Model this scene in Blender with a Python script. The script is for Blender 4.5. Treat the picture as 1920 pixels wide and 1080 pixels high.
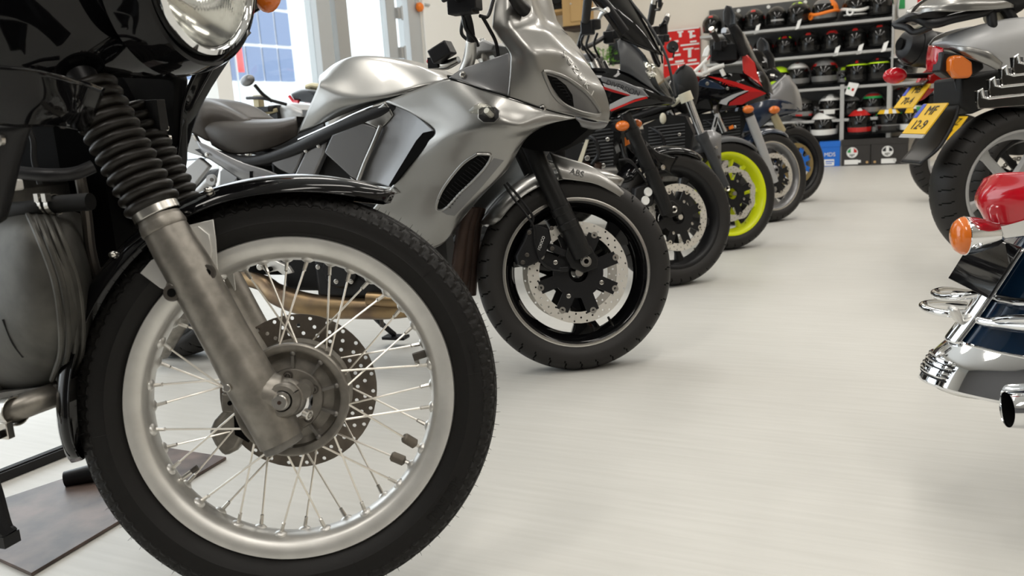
import bpy, bmesh, math, random
import numpy as np
from mathutils import Matrix, Vector
random.seed(7)
for o in list(bpy.data.objects): bpy.data.objects.remove(o)
SC = bpy.context.scene
COL = SC.collection
R = math.radians

# ---------------------------------------------------------------- camera
FPX, PITCH, ROLL, CAMH = 1560.0, R(11.3), R(3.66), 0.77
CF = np.array([0, math.cos(PITCH), -math.sin(PITCH)])
_r0 = np.array([1.0, 0, 0]); _u0 = np.array([0, math.sin(PITCH), math.cos(PITCH)])
CR = math.cos(ROLL)*_r0 - math.sin(ROLL)*_u0
CU = math.sin(ROLL)*_r0 + math.cos(ROLL)*_u0
CC = np.array([0, 0, CAMH])
cam = bpy.data.cameras.new('camera'); camo = bpy.data.objects.new('camera', cam); COL.objects.link(camo)
cam.sensor_width = 36.0; cam.lens = 36.0*FPX/1920; cam.clip_start = .05; cam.clip_end = 300
m = Matrix.Identity(4)
for i in range(3):
    m[i][0] = CR[i]; m[i][1] = CU[i]; m[i][2] = -CF[i]; m[i][3] = CC[i]
camo.matrix_world = m
cam.dof.use_dof = True; cam.dof.focus_distance = 1.85; cam.dof.aperture_fstop = 6.5
SC.camera = camo

# ---------------------------------------------------------------- light
w = bpy.data.worlds.new('World'); SC.world = w; w.use_nodes = True
bg = w.node_tree.nodes['Background']; bg.inputs[0].default_value = (.94, .975, 1, 1); bg.inputs[1].default_value = 2.4
SC.view_settings.view_transform = 'Standard'; SC.view_settings.look = 'None'
SC.view_settings.gamma = 1; SC.view_settings.use_curve_mapping = False
SC.view_settings.exposure = 0.0

class Fr:
    """vehicle frame: x forward (heading), y left, z up; lean tips the top to the left"""
    def __init__(s, o, hd, lean=0):
        h = R(hd); s.o = np.array(o, float); s.hd = hd
        s.M = Matrix.Translation(Vector(s.o)) @ Matrix.Rotation(h, 4, 'Z') @ Matrix.Rotation(-R(lean), 4, 'X')
        s.E = np.array(s.M.to_3x3()).T; s.f, s.l, s.z = s.E
    def pix(s, x, y, r=0.0):
        d = CF + CR*(x-960)/FPX + CU*(540-y)/FPX
        t = (-r-(CC-s.o)@s.l)/(d@s.l); return s.E@(CC+t*d-s.o)
    def W(s, p): return s.o+p[0]*s.f+p[1]*s.l+p[2]*s.z
    def loc(s, p): return s.E@(np.array(p)-s.o)
def at(x, y, t): return CC + t*(CF + CR*(x-960)/FPX + CU*(540-y)/FPX)
def gnd(x, y, z=0):
    d = CF + CR*(x-960)/FPX + CU*(540-y)/FPX
    return CC + d*(z-CC[2])/d[2]

ROOM = Fr((.37, 11.9, 0), -26); ROOM = Fr(ROOM.o+ROOM.l*(ROOM.loc(gnd(1580, 311.5))[1]+.46), -26)     # x along the back wall to the right, y towards the back wall
RH = 4.2
def lamp(name, a, b, z, sx, sy, power, col=(1, .95, .88), rot=(0, 0, 0)):
    l = bpy.data.lights.new(name, 'AREA'); l.shape = 'RECTANGLE'; l.size = sx; l.size_y = sy
    l.energy = power; l.color = col
    o = bpy.data.objects.new(name, l); COL.objects.link(o)
    o.matrix_world = ROOM.M @ Matrix.Translation((a, b, z)) @ Matrix.Rotation(rot[0], 4, 'X') @ Matrix.Rotation(rot[1], 4, 'Y')
LW = 29
for a in (2.2, 5.0, 7.8):
    for b in (-2.0, -4.6, -7.2, -9.6):
        lamp('ceiling_lamp', a, b, RH-.12, .35, 1.9, LW)
for a in (3.4, 6.4, 9.4): lamp('ceiling_lamp', a, -12.6, RH-.12, .5, 1.9, LW*1.6)
lamp('window_daylight', .35, -9.5, 1.9, 3.2, 9.0, 110, (.86, .93, 1), (0, -math.pi/2, 0))

# ---------------------------------------------------------------- materials
MT = {}
def mat(name, col, rough=.5, metal=0, coat=0, trans=0, ior=1.45, emit=None, var=0, scale=60, bump=0, spec=.5, col2=None, alpha=1, aniso=0):
    m = bpy.data.materials.new(name); m.use_nodes = True; nt = m.node_tree
    b = nt.nodes['Principled BSDF']; I = b.inputs
    I['Base Color'].default_value = (*col, 1); I['Roughness'].default_value = rough; I['Metallic'].default_value = metal
    I['Coat Weight'].default_value = coat; I['Coat Roughness'].default_value = .04
    I['Transmission Weight'].default_value = trans; I['IOR'].default_value = ior
    I['Specular IOR Level'].default_value = spec
    I['Alpha'].default_value = alpha
    if emit: I['Emission Color'].default_value = (*emit[0], 1); I['Emission Strength'].default_value = emit[1]
    if var or bump:
        tc = nt.nodes.new('ShaderNodeTexCoord'); nz = nt.nodes.new('ShaderNodeTexNoise')
        nz.inputs['Scale'].default_value = scale; nz.inputs['Detail'].default_value = 6
        nt.links.new(tc.outputs['Object'], nz.inputs['Vector'])
        if var:
            rp = nt.nodes.new('ShaderNodeValToRGB'); c2 = col2 or tuple(c*(1-var) for c in col)
            rp.color_ramp.elements[0].color = (*c2, 1); rp.color_ramp.elements[1].color = (*col, 1)
            rp.color_ramp.elements[0].position = .35; rp.color_ramp.elements[1].position = .65
            nt.links.new(nz.outputs[0], rp.inputs[0]); nt.links.new(rp.outputs[0], I['Base Color'])
        if bump:
            bp = nt.nodes.new('ShaderNodeBump'); bp.inputs['Strength'].default_value = bump; bp.inputs['Distance'].default_value = .002
            nt.links.new(nz.outputs[0], bp.inputs['Height']); nt.links.new(bp.outputs[0], I['Normal'])
    MT[name] = m; return m
def clear(name, tint, gloss, blend=.3, rough=.02):
    """thin clear sheet: see-through with a mirror reflection growing at grazing angles"""
    m = bpy.data.materials.new(name); m.use_nodes = True; nt = m.node_tree; nt.nodes.clear()
    o = nt.nodes.new('ShaderNodeOutputMaterial'); t = nt.nodes.new('ShaderNodeBsdfTransparent'); g = nt.nodes.new('ShaderNodeBsdfGlossy')
    mx = nt.nodes.new('ShaderNodeMixShader'); lw = nt.nodes.new('ShaderNodeLayerWeight'); lw.inputs[0].default_value = .5
    pw = nt.nodes.new('ShaderNodeMath'); pw.operation = 'POWER'; pw.inputs[1].default_value = 5
    mu = nt.nodes.new('ShaderNodeMath'); mu.operation = 'MULTIPLY_ADD'; mu.inputs[1].default_value = .9*gloss; mu.inputs[2].default_value = blend*.1
    t.inputs[0].default_value = (*tint, 1); g.inputs['Roughness'].default_value = rough
    nt.links.new(lw.outputs['Facing'], pw.inputs[0]); nt.links.new(pw.outputs[0], mu.inputs[0]); nt.links.new(mu.outputs[0], mx.inputs[0])
    nt.links.new(t.outputs[0], mx.inputs[1]); nt.links.new(g.outputs[0], mx.inputs[2]); nt.links.new(mx.outputs[0], o.inputs[0])
    MT[name] = m
mat('silver', (.29, .285, .272), .30, .9, .5)
mat('silver_dark', (.17, .17, .172), .38, .7, .3)
mat('grey_plastic', (.042, .044, .047), .42)
mat('black_gloss', (.0035, .0035, .004), .06, 0, .2, spec=.25)
mat('chrome_dark_reflection', (.20, .19, .175), .12, 1)  # mirror chrome with dark reflections put into its colour
mat('black_satin', (.008, .008, .009), .38, spec=.35)
mat('black_matt', (.008, .008, .008), .62, spec=.3)
mat('void', (.003, .003, .003), .8, spec=.1)
mat('rubber', (.017, .0155, .0145), .55, spec=.4, bump=.06, scale=500)
mat('rubber_old', (.0065, .006, .0057), .52, spec=.32, bump=.1, scale=300)
mat('gaiter', (.009, .0075, .006), .36, spec=.4)
mat('cast_engine', (.095, .092, .082), .5, .6, var=.35, scale=22, bump=.25)
mat('headlamp_glass', (.96, .97, .95), .01, trans=1, ior=1.35)
mat('chrome', (.82, .83, .84), .05, 1)
mat('steel', (.62, .60, .56), .25, 1)
mat('spoke_steel', (.86, .82, .75), .3, .9)
mat('cast_alu', (.29, .27, .24), .40, .78, var=.3, scale=45, bump=.25)
mat('cast_alu_dark', (.21, .20, .185), .48, .7, var=.35, scale=30, bump=.25)
mat('rim_alu', (.74, .73, .70), .38, .75, var=.12, scale=25)
mat('disc_steel', (.80, .77, .71), .40, .8, var=.1, scale=15)
mat('disc_rusty', (.22, .19, .16), .42, .9, var=.35, scale=25)
mat('bolt_dark', (.10, .09, .08), .45, .8)
mat('fork_black', (.008, .008, .008), .38, spec=.35)
mat('seat', (.040, .034, .029), .42, bump=.12, scale=400)
mat('red', (.50, .012, .010), .18, 0, .6)
mat('red_dark', (.32, .012, .012), .2, 0, .5)
mat('yellow', (.72, .80, .01), .3)
mat('white_paint', (.72, .70, .66), .3)
mat('cream', (.62, .58, .45), .4)
mat('tan', (.42, .36, .22), .4, .3)
mat('gold', (.62, .47, .22), .35, .9)
mat('blue_dark', (.012, .022, .045), .15, 0, .6)
mat('blue_deep', (.004, .020, .050), .08, .2, .8)
mat('blue', (.01, .14, .58), .5)
mat('lens_red', (.62, .008, .02), .12, 0, .6, trans=.25)
mat('lens_amber', (.85, .20, .02), .15, 0, .5, trans=.2)
mat('reflector', (.85, .85, .83), .12, 1)
mat('bronze', (.33, .23, .12), .34, .95, var=.4, scale=9, col2=(.17, .12, .085))
mat('rust', (.045, .024, .016), .6, .3, var=.4, scale=20)
mat('plate_yellow', (.78, .47, .02), .4)
mat('plate_blue', (.04, .08, .5), .4)
mat('ink', (.01, .01, .012), .5)
mat('lead', (.16, .14, .115), .55, .6, bump=.5, scale=150)
mat('grey_mid', (.22, .22, .225), .32, .5, .3)
mat('grey_light', (.42, .42, .42), .4, .3)
mat('wall', (.74, .69, .61), .85)
mat('wall_dark', (.16, .16, .165), .8)
mat('wall_white', (.88, .88, .85), .8)
mat('shelf_panel', (.085, .085, .085), .6)
mat('shelf_grey', (.40, .40, .39), .5, .2)
mat('frame_grey', (.50, .52, .53), .4, .2)
mat('ceiling', (.75, .74, .72), .9)
mat('card', (.55, .36, .16), .8)
mat('carton_black', (.028, .025, .023), .65)
mat('paper', (.80, .80, .78), .7)
mat('red_print', (.62, .014, .012), .75)
mat('leaf', (.17, .42, .05), .5, var=.5, scale=30)
mat('solar', (.17, .23, .37), .35)
mat('facade', (.86, .88, .90), .8)
mat('red_flag', (.85, .12, .12), .6)
mat('lime', (.55, .85, .02), .4)
mat('orange', (.90, .22, .02), .4)
mat('green', (.02, .30, .08), .4)
mat('helmet_black', (.010, .010, .010), .22, 0, .3)
mat('helmet_white', (.78, .78, .76), .25, 0, .3)
mat('helmet_grey', (.20, .20, .20), .3, .3, .3)
mat('visor', (.004, .004, .004), .1)
clear('glass', (.95, .97, .97), 1.0, .45)
clear('lens_clear', (.90, .90, .86), 1.0, .4, .08)
clear('smoke', (.16, .16, .17), 1.0, .45)
# brown checker plate
mat('brown_plate', (.17, .12, .10), .42, var=.6, scale=9, col2=(.045, .032, .028))
# epoxy floor: fine brushed streaks
def floor_mat():
    m = mat('floor', (.60, .585, .545), .28); nt = m.node_tree; b = nt.nodes['Principled BSDF']
    tc = nt.nodes.new('ShaderNodeTexCoord'); mp = nt.nodes.new('ShaderNodeMapping'); mp.inputs['Scale'].default_value = (1.2, 22, 1)
    mp.inputs['Rotation'].default_value = (0, 0, R(20))
    nz = nt.nodes.new('ShaderNodeTexNoise'); nz.inputs['Scale'].default_value = 3; nz.inputs['Detail'].default_value = 8
    rp = nt.nodes.new('ShaderNodeValToRGB'); rp.color_ramp.elements[0].position = .3; rp.color_ramp.elements[1].position = .7
    rp.color_ramp.elements[0].color = (.55, .54, .505, 1); rp.color_ramp.elements[1].color = (.60, .59, .555, 1)
    nt.links.new(tc.outputs['Object'], mp.inputs[0]); nt.links.new(mp.outputs[0], nz.inputs[0]); nt.links.new(nz.outputs[0], rp.inputs[0])
    nt.links.new(rp.outputs[0], b.inputs['Base Color'])
    n2 = nt.nodes.new('ShaderNodeTexNoise'); n2.inputs['Scale'].default_value = 2.5; n2.inputs['Detail'].default_value = 3
    nt.links.new(tc.outputs['Object'], n2.inputs[0]); r2 = nt.nodes.new('ShaderNodeMapRange')
    r2.inputs[3].default_value = .40; r2.inputs[4].default_value = .52
    nt.links.new(n2.outputs[0], r2.inputs[0]); nt.links.new(r2.outputs[0], b.inputs['Roughness'])
floor_mat()

# ---------------------------------------------------------------- mesh helpers
def cr(P, n):
    """Catmull-Rom resample of points P (k,d) to n samples"""
    P = np.asarray(P, float); k = len(P)
    if k == 2: return np.array([P[0]+(P[1]-P[0])*t for t in np.linspace(0, 1, n)])
    Q = np.vstack([2*P[0]-P[1], P, 2*P[-1]-P[-2]]); out = []
    for t in np.linspace(0, k-1, n):
        i = min(int(t), k-2); s = t-i; a, b, c, d = Q[i:i+4]
        out.append(.5*(2*b+(c-a)*s+(2*a-5*b+4*c-d)*s*s+(3*b-a-3*c+d)*s**3))
    return np.array(out)
def A3(p): return np.asarray(p, float)
def nrm(v): return v/(np.linalg.norm(v)+1e-12)
def basis(ax):
    ax = nrm(A3(ax)); t = A3((0, 0, 1)) if abs(ax[2]) < .9 else A3((1, 0, 0))
    e1 = nrm(np.cross(t, ax)); return e1, np.cross(ax, e1), ax
class MB:
    def __init__(s): s.v = []; s.f = []; s.m = []; s.ms = []; s.mir = False
    def add(s, vs, fs, m):
        if m not in s.ms: s.ms.append(m)
        k = len(s.v); mi = s.ms.index(m)
        s.v += [tuple(map(float, p)) for p in vs]
        for f in fs: s.f.append(tuple(i+k for i in f)); s.m.append(mi)
        return s
    def grid(s, G, m, cu=False, cv=False):
        G = np.asarray(G); a, b = G.shape[:2]; fs = []
        for i in range(a if cu else a-1):
            for j in range(b if cv else b-1):
                fs.append((i*b+j, ((i+1) % a)*b+j, ((i+1) % a)*b+(j+1) % b, i*b+(j+1) % b))
        return s.add(G.reshape(-1, 3), fs, m)
    def box(s, c, d, m, M=None, ax=None):
        c = A3(c); E = [A3((1, 0, 0)), A3((0, 1, 0)), A3((0, 0, 1))] if ax is None else [nrm(A3(e)) for e in ax]
        vs = [c+sum(E[i]*d[i]/2*q[i] for i in range(3)) for q in ((-1,-1,-1),(1,-1,-1),(1,1,-1),(-1,1,-1),(-1,-1,1),(1,-1,1),(1,1,1),(-1,1,1))]
        return s.add(vs, [(0,3,2,1),(4,5,6,7),(0,1,5,4),(1,2,6,5),(2,3,7,6),(3,0,4,7)], m)
    def tube(s, P, r, m, n=12, k=0, caps=True):
        P = [A3(p) for p in P]
        rr = [r]*len(P) if np.isscalar(r) else list(r)
        if k: Q = cr([list(p)+[q] for p, q in zip(P, rr)], k); P = [q[:3] for q in Q]; rr = [q[3] for q in Q]
        T = [nrm(P[min(i+1, len(P)-1)]-P[max(i-1, 0)]) for i in range(len(P))]
        e1, e2, _ = basis(T[0]); G = []
        for p, t, q in zip(P, T, rr):
            e1 = nrm(e1-t*(e1@t)); e2 = np.cross(t, e1)
            G.append([p+q*(math.cos(a)*e1+math.sin(a)*e2) for a in np.linspace(0, 2*math.pi, n, endpoint=False)])
        s.grid(G, m, cv=True)
        if caps: s.add(G[0], [tuple(range(n))][::1], m); s.add(G[-1], [tuple(range(n))], m)
        return s
    def lathe(s, prof, c, ax, m, n=48, closed=False):
        e1, e2, e3 = basis(ax); c = A3(c)
        G = [[c+e3*h+q*(math.cos(a)*e1+math.sin(a)*e2) for q, h in prof] for a in np.linspace(0, 2*math.pi, n, endpoint=False)]
        return s.grid(G, m, cu=True, cv=closed)
    def cyl(s, c, ax, r, h, m, n=24, r2=None):
        r2 = r if r2 is None else r2
        return s.lathe([(1e-4, -h/2), (r, -h/2), (r2, h/2), (1e-4, h/2)], c, ax, m, n)
    def loft(s, rows, m, nu=24, nv=24, mirror=False):
        rows = [cr(r, nu) for r in rows]; rows = np.array(rows)
        G = np.array([cr(rows[:, j], nv) for j in range(nu)])
        s.grid(G, m)
        if mirror: s.grid(G*np.array([1, -float(mirror), 1]), m); s.mir = True
        return s
    def prism(s, P, off, m, mirror=False):
        P = [A3(p) for p in P]; off = A3(off); n = len(P); s.mir = s.mir or mirror
        for sg in ((1, -1) if mirror else (1,)):
            q = np.array([1, sg, 1]); vs = [p*q for p in P]+[(p+off)*q for p in P]
            s.add(vs, [tuple(range(n)), tuple(range(2*n-1, n-1, -1))]+[(i, (i+1) % n, n+(i+1) % n, n+i) for i in range(n)], m)
        return s
    def ell(s, c, r3, m, n=20, ax=None):
        c = A3(c); E = np.eye(3) if ax is None else np.array([nrm(A3(e)) for e in ax])
        G = [[c+E[0]*r3[0]*math.sin(t)*math.cos(a)+E[1]*r3[1]*math.sin(t)*math.sin(a)+E[2]*r3[2]*math.cos(t) for t in np.linspace(.01, math.pi-.01, n)] for a in np.linspace(0, 2*math.pi, 2*n, endpoint=False)]
        return s.grid(G, m, cu=True)
    def text(s, txt, o, ex, ey, size, m, depth=.001, align='CENTER', bend=None):
        cu = bpy.data.curves.new('t', 'FONT'); cu.body = txt; cu.size = 1; cu.align_x = align; cu.align_y = 'CENTER'
        ob = bpy.data.objects.new('t', cu); COL.objects.link(ob)
        dg = bpy.context.evaluated_depsgraph_get(); me = bpy.data.meshes.new_from_object(ob.evaluated_get(dg))
        o = A3(o); ex = nrm(A3(ex)); ey = nrm(A3(ey)); ez = np.cross(ex, ey)
        bm = bmesh.new(); bm.from_mesh(me)
        bmesh.ops.subdivide_edges(bm, edges=[e for e in bm.edges if e.calc_length() > .15], cuts=2) if bend else None
        r = bmesh.ops.extrude_face_region(bm, geom=bm.faces[:]); 
        for v in r['geom']:
            if isinstance(v, bmesh.types.BMVert): v.co.z += 1
        bm.verts.index_update()
        vs = []
        for v in bm.verts:
            x, y, z = v.co.x*size, v.co.y*size, v.co.z*depth
            vs.append(bend(x, y, z) if bend else o+ex*x+ey*y+ez*z)
        s.add(vs, [tuple(q.index for q in f.verts) for f in bm.faces], m)
        bm.free(); bpy.data.objects.remove(ob); bpy.data.curves.remove(cu); bpy.data.meshes.remove(me)
        return s

from mathutils.bvhtree import BVHTree
from mathutils.geometry import delaunay_2d_cdt
class Surf:
    """lays outlines of the photograph on a panel already built in the frame"""
    def __init__(s, fr, *mbs):
        s.fr = fr; v = []; f = []
        for b in mbs:
            k = len(v); v += b.v; f += [tuple(i+k for i in q) for q in b.f]
        s.t = BVHTree.FromPolygons([Vector(p) for p in v], f)
    def hit(s, x, y, off=.002):
        o = s.fr.loc(CC); d = nrm(s.fr.pix(x, y, 0)-o); h = s.t.ray_cast(Vector(o), Vector(d))
        if h[0] is None: h = s.t.find_nearest(Vector(s.fr.pix(x, y, .1)))
        n = np.array(h[1]); n = n if n@d < 0 else -n
        return np.array(h[0])+n*off
    def decal(s, mb, pts, m, off=.002, step=6, both=True):
        P = []
        for i, p in enumerate(pts):
            q = pts[(i+1) % len(pts)]; k = max(1, int(math.hypot(q[0]-p[0], q[1]-p[1])/step))
            P += [(p[0]+(q[0]-p[0])*j/k, p[1]+(q[1]-p[1])*j/k) for j in range(k)]
        n = len(P); xs = [p[0] for p in P]; ys = [p[1] for p in P]
        I = [(x+.01, y+.013) for x in np.arange(min(xs)+step/2, max(xs), step) for y in np.arange(min(ys)+step/2, max(ys), step)
             if min(math.hypot(x-a, y-b) for a, b in P) > step*.4]
        r = delaunay_2d_cdt([Vector(p) for p in P+I], [], [list(range(n))], 2, 1e-4)
        V = [s.hit(p[0], p[1], off) for p in r[0]]; F = [tuple(f) for f in r[2]]
        mb.add(V, F, m)
        if both: mb.add([v*A3((1, -1, 1)) for v in V], F, m); mb.mir = True
        return mb
    def tube(s, mb, pts, r, m, off=0, n=8, k=0):
        return mb.tube([s.hit(x, y, off) for x, y in (cr(pts, k) if k else pts)], r, m, n)
WM = {}     # world matrices by object
def subset(mb, keep):
    q = MB(); idx = {}; q.ms = list(mb.ms)
    for f, m in zip(mb.f, mb.m):
        if not keep(f): continue
        for i in f:
            if i not in idx: idx[i] = len(q.v); q.v.append(mb.v[i])
        q.f.append(tuple(idx[i] for i in f)); q.m.append(m)
    us = sorted(set(q.m)); q.ms = [q.ms[i] for i in us]; q.m = [us.index(i) for i in q.m]
    return q
def loose(mb):
    """split a mesh builder into its connected pieces"""
    par = list(range(len(mb.v))); seen = {}
    def fd(i):
        while par[i] != i: par[i] = par[par[i]]; i = par[i]
        return i
    for i, v in enumerate(mb.v):
        k = (round(v[0], 4), round(v[1], 4), round(v[2], 4))
        if k in seen: par[fd(i)] = fd(seen[k])
        seen[k] = i
    for f in mb.f:
        for i in f[1:]: par[fd(i)] = fd(f[0])
    out = []
    for r in dict.fromkeys(fd(f[0]) for f in mb.f): out.append(subset(mb, lambda f: fd(f[0]) == r))
    return out
def link(name, mb, parent=None, M=None, solid=0, bevel=0, ang=35, each=False):
    if each:
        return [link(name, q, parent, M, solid, bevel, ang) for q in loose(mb)][0]
    if mb.mir and min(abs(v[1]) for v in mb.v) > .004:
        link(name, subset(mb, lambda f: mb.v[f[0]][1] > 0), parent, M, solid, bevel, ang); mb = subset(mb, lambda f: mb.v[f[0]][1] < 0)
    me = bpy.data.meshes.new(name); me.from_pydata(mb.v, [], mb.f)
    for x in mb.ms: me.materials.append(MT[x])
    me.polygons.foreach_set('material_index', mb.m)
    bm = bmesh.new(); bm.from_mesh(me); bmesh.ops.remove_doubles(bm, verts=bm.verts, dist=1e-5)
    bmesh.ops.recalc_face_normals(bm, faces=bm.faces); bm.to_mesh(me); bm.free()
    me.shade_smooth(); me.set_sharp_from_angle(angle=R(ang))
    o = bpy.data.objects.new(name, me); COL.objects.link(o)
    M = M or (WM[parent.name] if parent else Matrix.Identity(4))
    WM[o.name] = M.copy()
    if parent:
        o.parent = parent; o.matrix_basis = WM[parent.name].inverted() @ M
    else: o.matrix_basis = M
    if solid:
        d = o.modifiers.new('solid', 'SOLIDIFY'); d.thickness = solid; d.offset = 0
    if bevel:
        d = o.modifiers.new('bevel', 'BEVEL'); d.width = bevel; d.segments = 2; d.limit_method = 'ANGLE'; d.angle_limit = R(40)
    return o
def tag(o, label=None, cat=None, group=None, kind=None):
    for k, v in (('label', label), ('category', cat), ('group', group), ('kind', kind)):
        if v: o[k] = v
    return o
def thing(name, label, cat, fr, group=None):
    o = bpy.data.objects.new(name, None); COL.objects.link(o); o.empty_display_size = .1
    o.matrix_basis = fr.M; WM[o.name] = fr.M.copy(); return tag(o, label, cat, group)
def struct(name, mb, M=None, **k): return tag(link(name, mb, None, M, **k), kind='structure')

# traced outline -> shape in a vehicle's own frame
def plate(mb, fr, pts, r, th, m, mirror=False):
    return mb.prism([fr.pix(x, y, r) for x, y in pts], (0, th, 0), m, mirror)
def shell(mb, fr, rows, m, nu=26, nv=26, mirror=True):
    """rows of (px, py, r)"""
    return mb.loft([[fr.pix(*p) for p in row] for row in rows], m, nu, nv, mirror)
def ptube(mb, fr, pts, r, m, n=10, k=0):
    return mb.tube([fr.pix(*p) for p in pts], r, m, n, k)
def bolt(mb, c, ax, r, h, m='steel'):
    mb.lathe([(1e-4, h), (r*.45, h), (r*.5, h*.6), (r*.62, h), (r, h*.9), (r, 0)], c, ax, m, 12)

# ---------------------------------------------------------------- wheels
def tyre_mesh(R0, hw, rimR, m='rubber', groove=36, n=360):
    mb = MB(); prof = []
    shR = R0-hw*.62
    base = [(rimR-.012, -.62*hw), (rimR+.002, -.80*hw), (rimR+(shR-rimR)*.5, -.98*hw), (shR-.006, -1.0*hw)]
    arc = [(shR+(R0-shR)*math.cos(t), hw*math.sin(t)) for t in np.linspace(-math.pi/2*.97, math.pi/2*.97, 17)]
    prof = base+arc+[(a, -b) for a, b in reversed(base)]
    k0 = len(base); G = []
    for i in range(n):
        a = 2*math.pi*i/n; row = []
        for j, (q, h) in enumerate(prof):
            jj = j-k0
            if groove and 0 < jj < 16:
                d = abs(jj-8); ph = (i+(d*.45 if jj < 8 else d*.45+3)) % (n/groove)
                if ph < 1.0 and 2 < d < 8: q -= .003
            row.append((q*math.cos(a), h, q*math.sin(a)))
        G.append(row)
    mb.grid(G, m, cu=True)
    if groove:
        b = len(prof); mb.ms.append('void'); k = 0
        for i in range(n):
            for j in range(b-1):
                jj = j-k0; d = abs(jj+.5-8)
                if 0 < jj < 15 and d > 1:
                    ph = (i+.5+(d*.45 if jj < 8 else d*.45+3)) % (n/groove)
                    if ph < 1.0 and 2 < d < 7: mb.m[k] = 1  # groove faces coloured near-black to paint in the shade of the tread
                k += 1
    return mb
def disc_mesh(mb, r0, r1, y, th, rows, nh, m, hr, wavy=0):
    """flat ring at y with rows of drilled holes"""
    rs = np.linspace(r0, r1, rows+1)
    for k in range(rows):
        a0 = k*2*math.pi/nh/rows*1.37
        for i in range(nh):
            A, B = a0+2*math.pi*i/nh, a0+2*math.pi*(i+1)/nh; Mid = (A+B)/2; rm = (rs[k]+rs[k+1])/2
            out = []
            for (q, t) in ((rs[k], A), (rs[k], Mid), (rs[k], B), (rm, B), (rs[k+1], B), (rs[k+1], Mid), (rs[k+1], A), (rm, A)):
                if wavy and k == rows-1 and q == rs[k+1]: q += wavy*math.sin(10*t)
                out.append((q*math.cos(t), q*math.sin(t)))
            inn = []
            for j in range(8):
                w = math.pi*1.25-j*math.pi/4
                x, z = rm+hr*math.cos(w), hr*math.sin(w)
                inn.append((x*math.cos(Mid)-z*math.sin(Mid), x*math.sin(Mid)+z*math.cos(Mid)))
            vs = []
            for yy in (y-th/2, y+th/2):
                vs += [(p[0], yy, p[1]) for p in out]+[(p[0], yy, p[1]) for p in inn]
            fs = []
            for j in range(8):
                j2 = (j+1) % 8
                fs += [(j, j2, 8+j2, 8+j), (16+j2, 16+j, 24+j, 24+j2), (8+j, 8+j2, 24+j2, 24+j)]
            if k == 0: fs += [(0, 1, 17, 16), (1, 2, 18, 17)]
            if k == rows-1: fs += [(4, 5, 21, 20), (5, 6, 22, 21)]
            mb.add(vs, fs, m)
def cast_wheel(parent, M, R0, hw, rimR, rim_m, nsp, sw, discR=0, disc_m='disc_steel', twin=True, wavy=0, carrier='black_satin', y_disc=.062, name='front_wheel', groove=36, dots=0, split=0, dish=.8, rimedge=None):
    mb = MB(); b = hw*.66; ri = rimR
    mb.lathe([(ri-.014, -b*.6), (ri-.010, -b*.9), (ri+.001, -b*1.12), (ri+.001, -b*1.24), (ri-.008, -b*1.24), (ri-.016, -b*1.12), (ri-.030, -b*.6), (ri-.040, 0), (ri-.030, b*.6), (ri-.016, b*1.12), (ri-.008, b*1.24), (ri+.001, b*1.24), (ri+.001, b*1.1), (ri-.012, b*.6)], (0, 0, 0), (0, 1, 0), rim_m, 72, True)
    if rimedge:
        for sg in (-1, 1):
            mb.lathe([(ri+.0015, sg*b*1.25), (ri-.003, sg*b*1.265), (ri-.008, sg*b*1.25)], (0, 0, 0), (0, 1, 0), rimedge, 72)
    mb.lathe([(.018, -.045), (.034, -.045), (.036, -.02), (.045, 0), (.036, .02), (.034, .045), (.018, .045)], (0, 0, 0), (0, 1, 0), rim_m, 32, True)
    for i in range(nsp):
        for dlt in ((-split, split) if split else (0,)):
            a = 2*math.pi*i/nsp-math.pi/2+.12; a2 = a+dlt
            rows = []
            for rr, ww, tt, aa in ((.036, sw*1.1, .030, a), (.08, sw*.85, .026, a*.6+a2*.4), (ri*.7, sw*.8, .022, a2), (ri-.032, sw*1.25, .034, a2)):
                e = A3((math.cos(aa), 0, math.sin(aa))); t = A3((-math.sin(aa), 0, math.cos(aa))); y = A3((0, 1, 0)); c = e*rr
                rows.append([c+t*ww/2*p+y*tt/2*q for p, q in ((-1, -.6), (-.6, -1), (.6, -1), (1, -.6), (1, .6), (.6, 1), (-.6, 1), (-1, .6))])
            mb.grid(rows, rim_m, cv=True)
    mb.cyl((ri*.0, 0, 0), (0, 1, 0), .012, .17, 'steel', 16)
    wo = link(name, mb, parent, M)
    link('tire', tyre_mesh(R0, hw, rimR, groove=groove), wo)
    v = MB(); a = -math.pi/2+.55
    v.tube([((ri-.03)*math.cos(a), -.01, (ri-.03)*math.sin(a)), ((ri-.055)*math.cos(a), -.03, (ri-.055)*math.sin(a))], .004, 'steel', 8)
    link('valve', v, wo)
    if discR:
        for sg in ((-1, 1) if twin else (-1,)):
            d = MB(); disc_mesh(d, discR*.775, discR, sg*y_disc, .005, 3, 24, disc_m, .0032, wavy)
            link('brake_disc', d, wo)
            c = MB(); nb = 8
            c.lathe([(.030, sg*y_disc-.004), (discR*.50, sg*y_disc-.004), (discR*.50, sg*y_disc+.004), (.030, sg*y_disc+.004)], (0, 0, 0), (0, 1, 0), carrier, 40, True)
            for i in range(nb):
                a = 2*math.pi*i/nb+.3; e = A3((math.cos(a), 0, math.sin(a))); t = A3((-e[2], 0, e[0]))
                c.box(e*discR*.6+A3((0, sg*y_disc, 0)), (discR*.42, .007, discR*.25), carrier, ax=(e, (0, 1, 0), t))
                c.lathe([(.004, sg*(y_disc+.006)), (.010, sg*(y_disc+.006)), (.0105, sg*y_disc), (.0105, sg*(y_disc-.003))], e*discR*.80, (0, 1, 0), 'steel', 14)
                if i % 2: bolt(c, e*discR*.5+A3((0, sg*(y_disc+.003), 0)), (0, sg, 0), .007, .006)
            link('disc_carrier', c, wo)
    return wo
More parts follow.
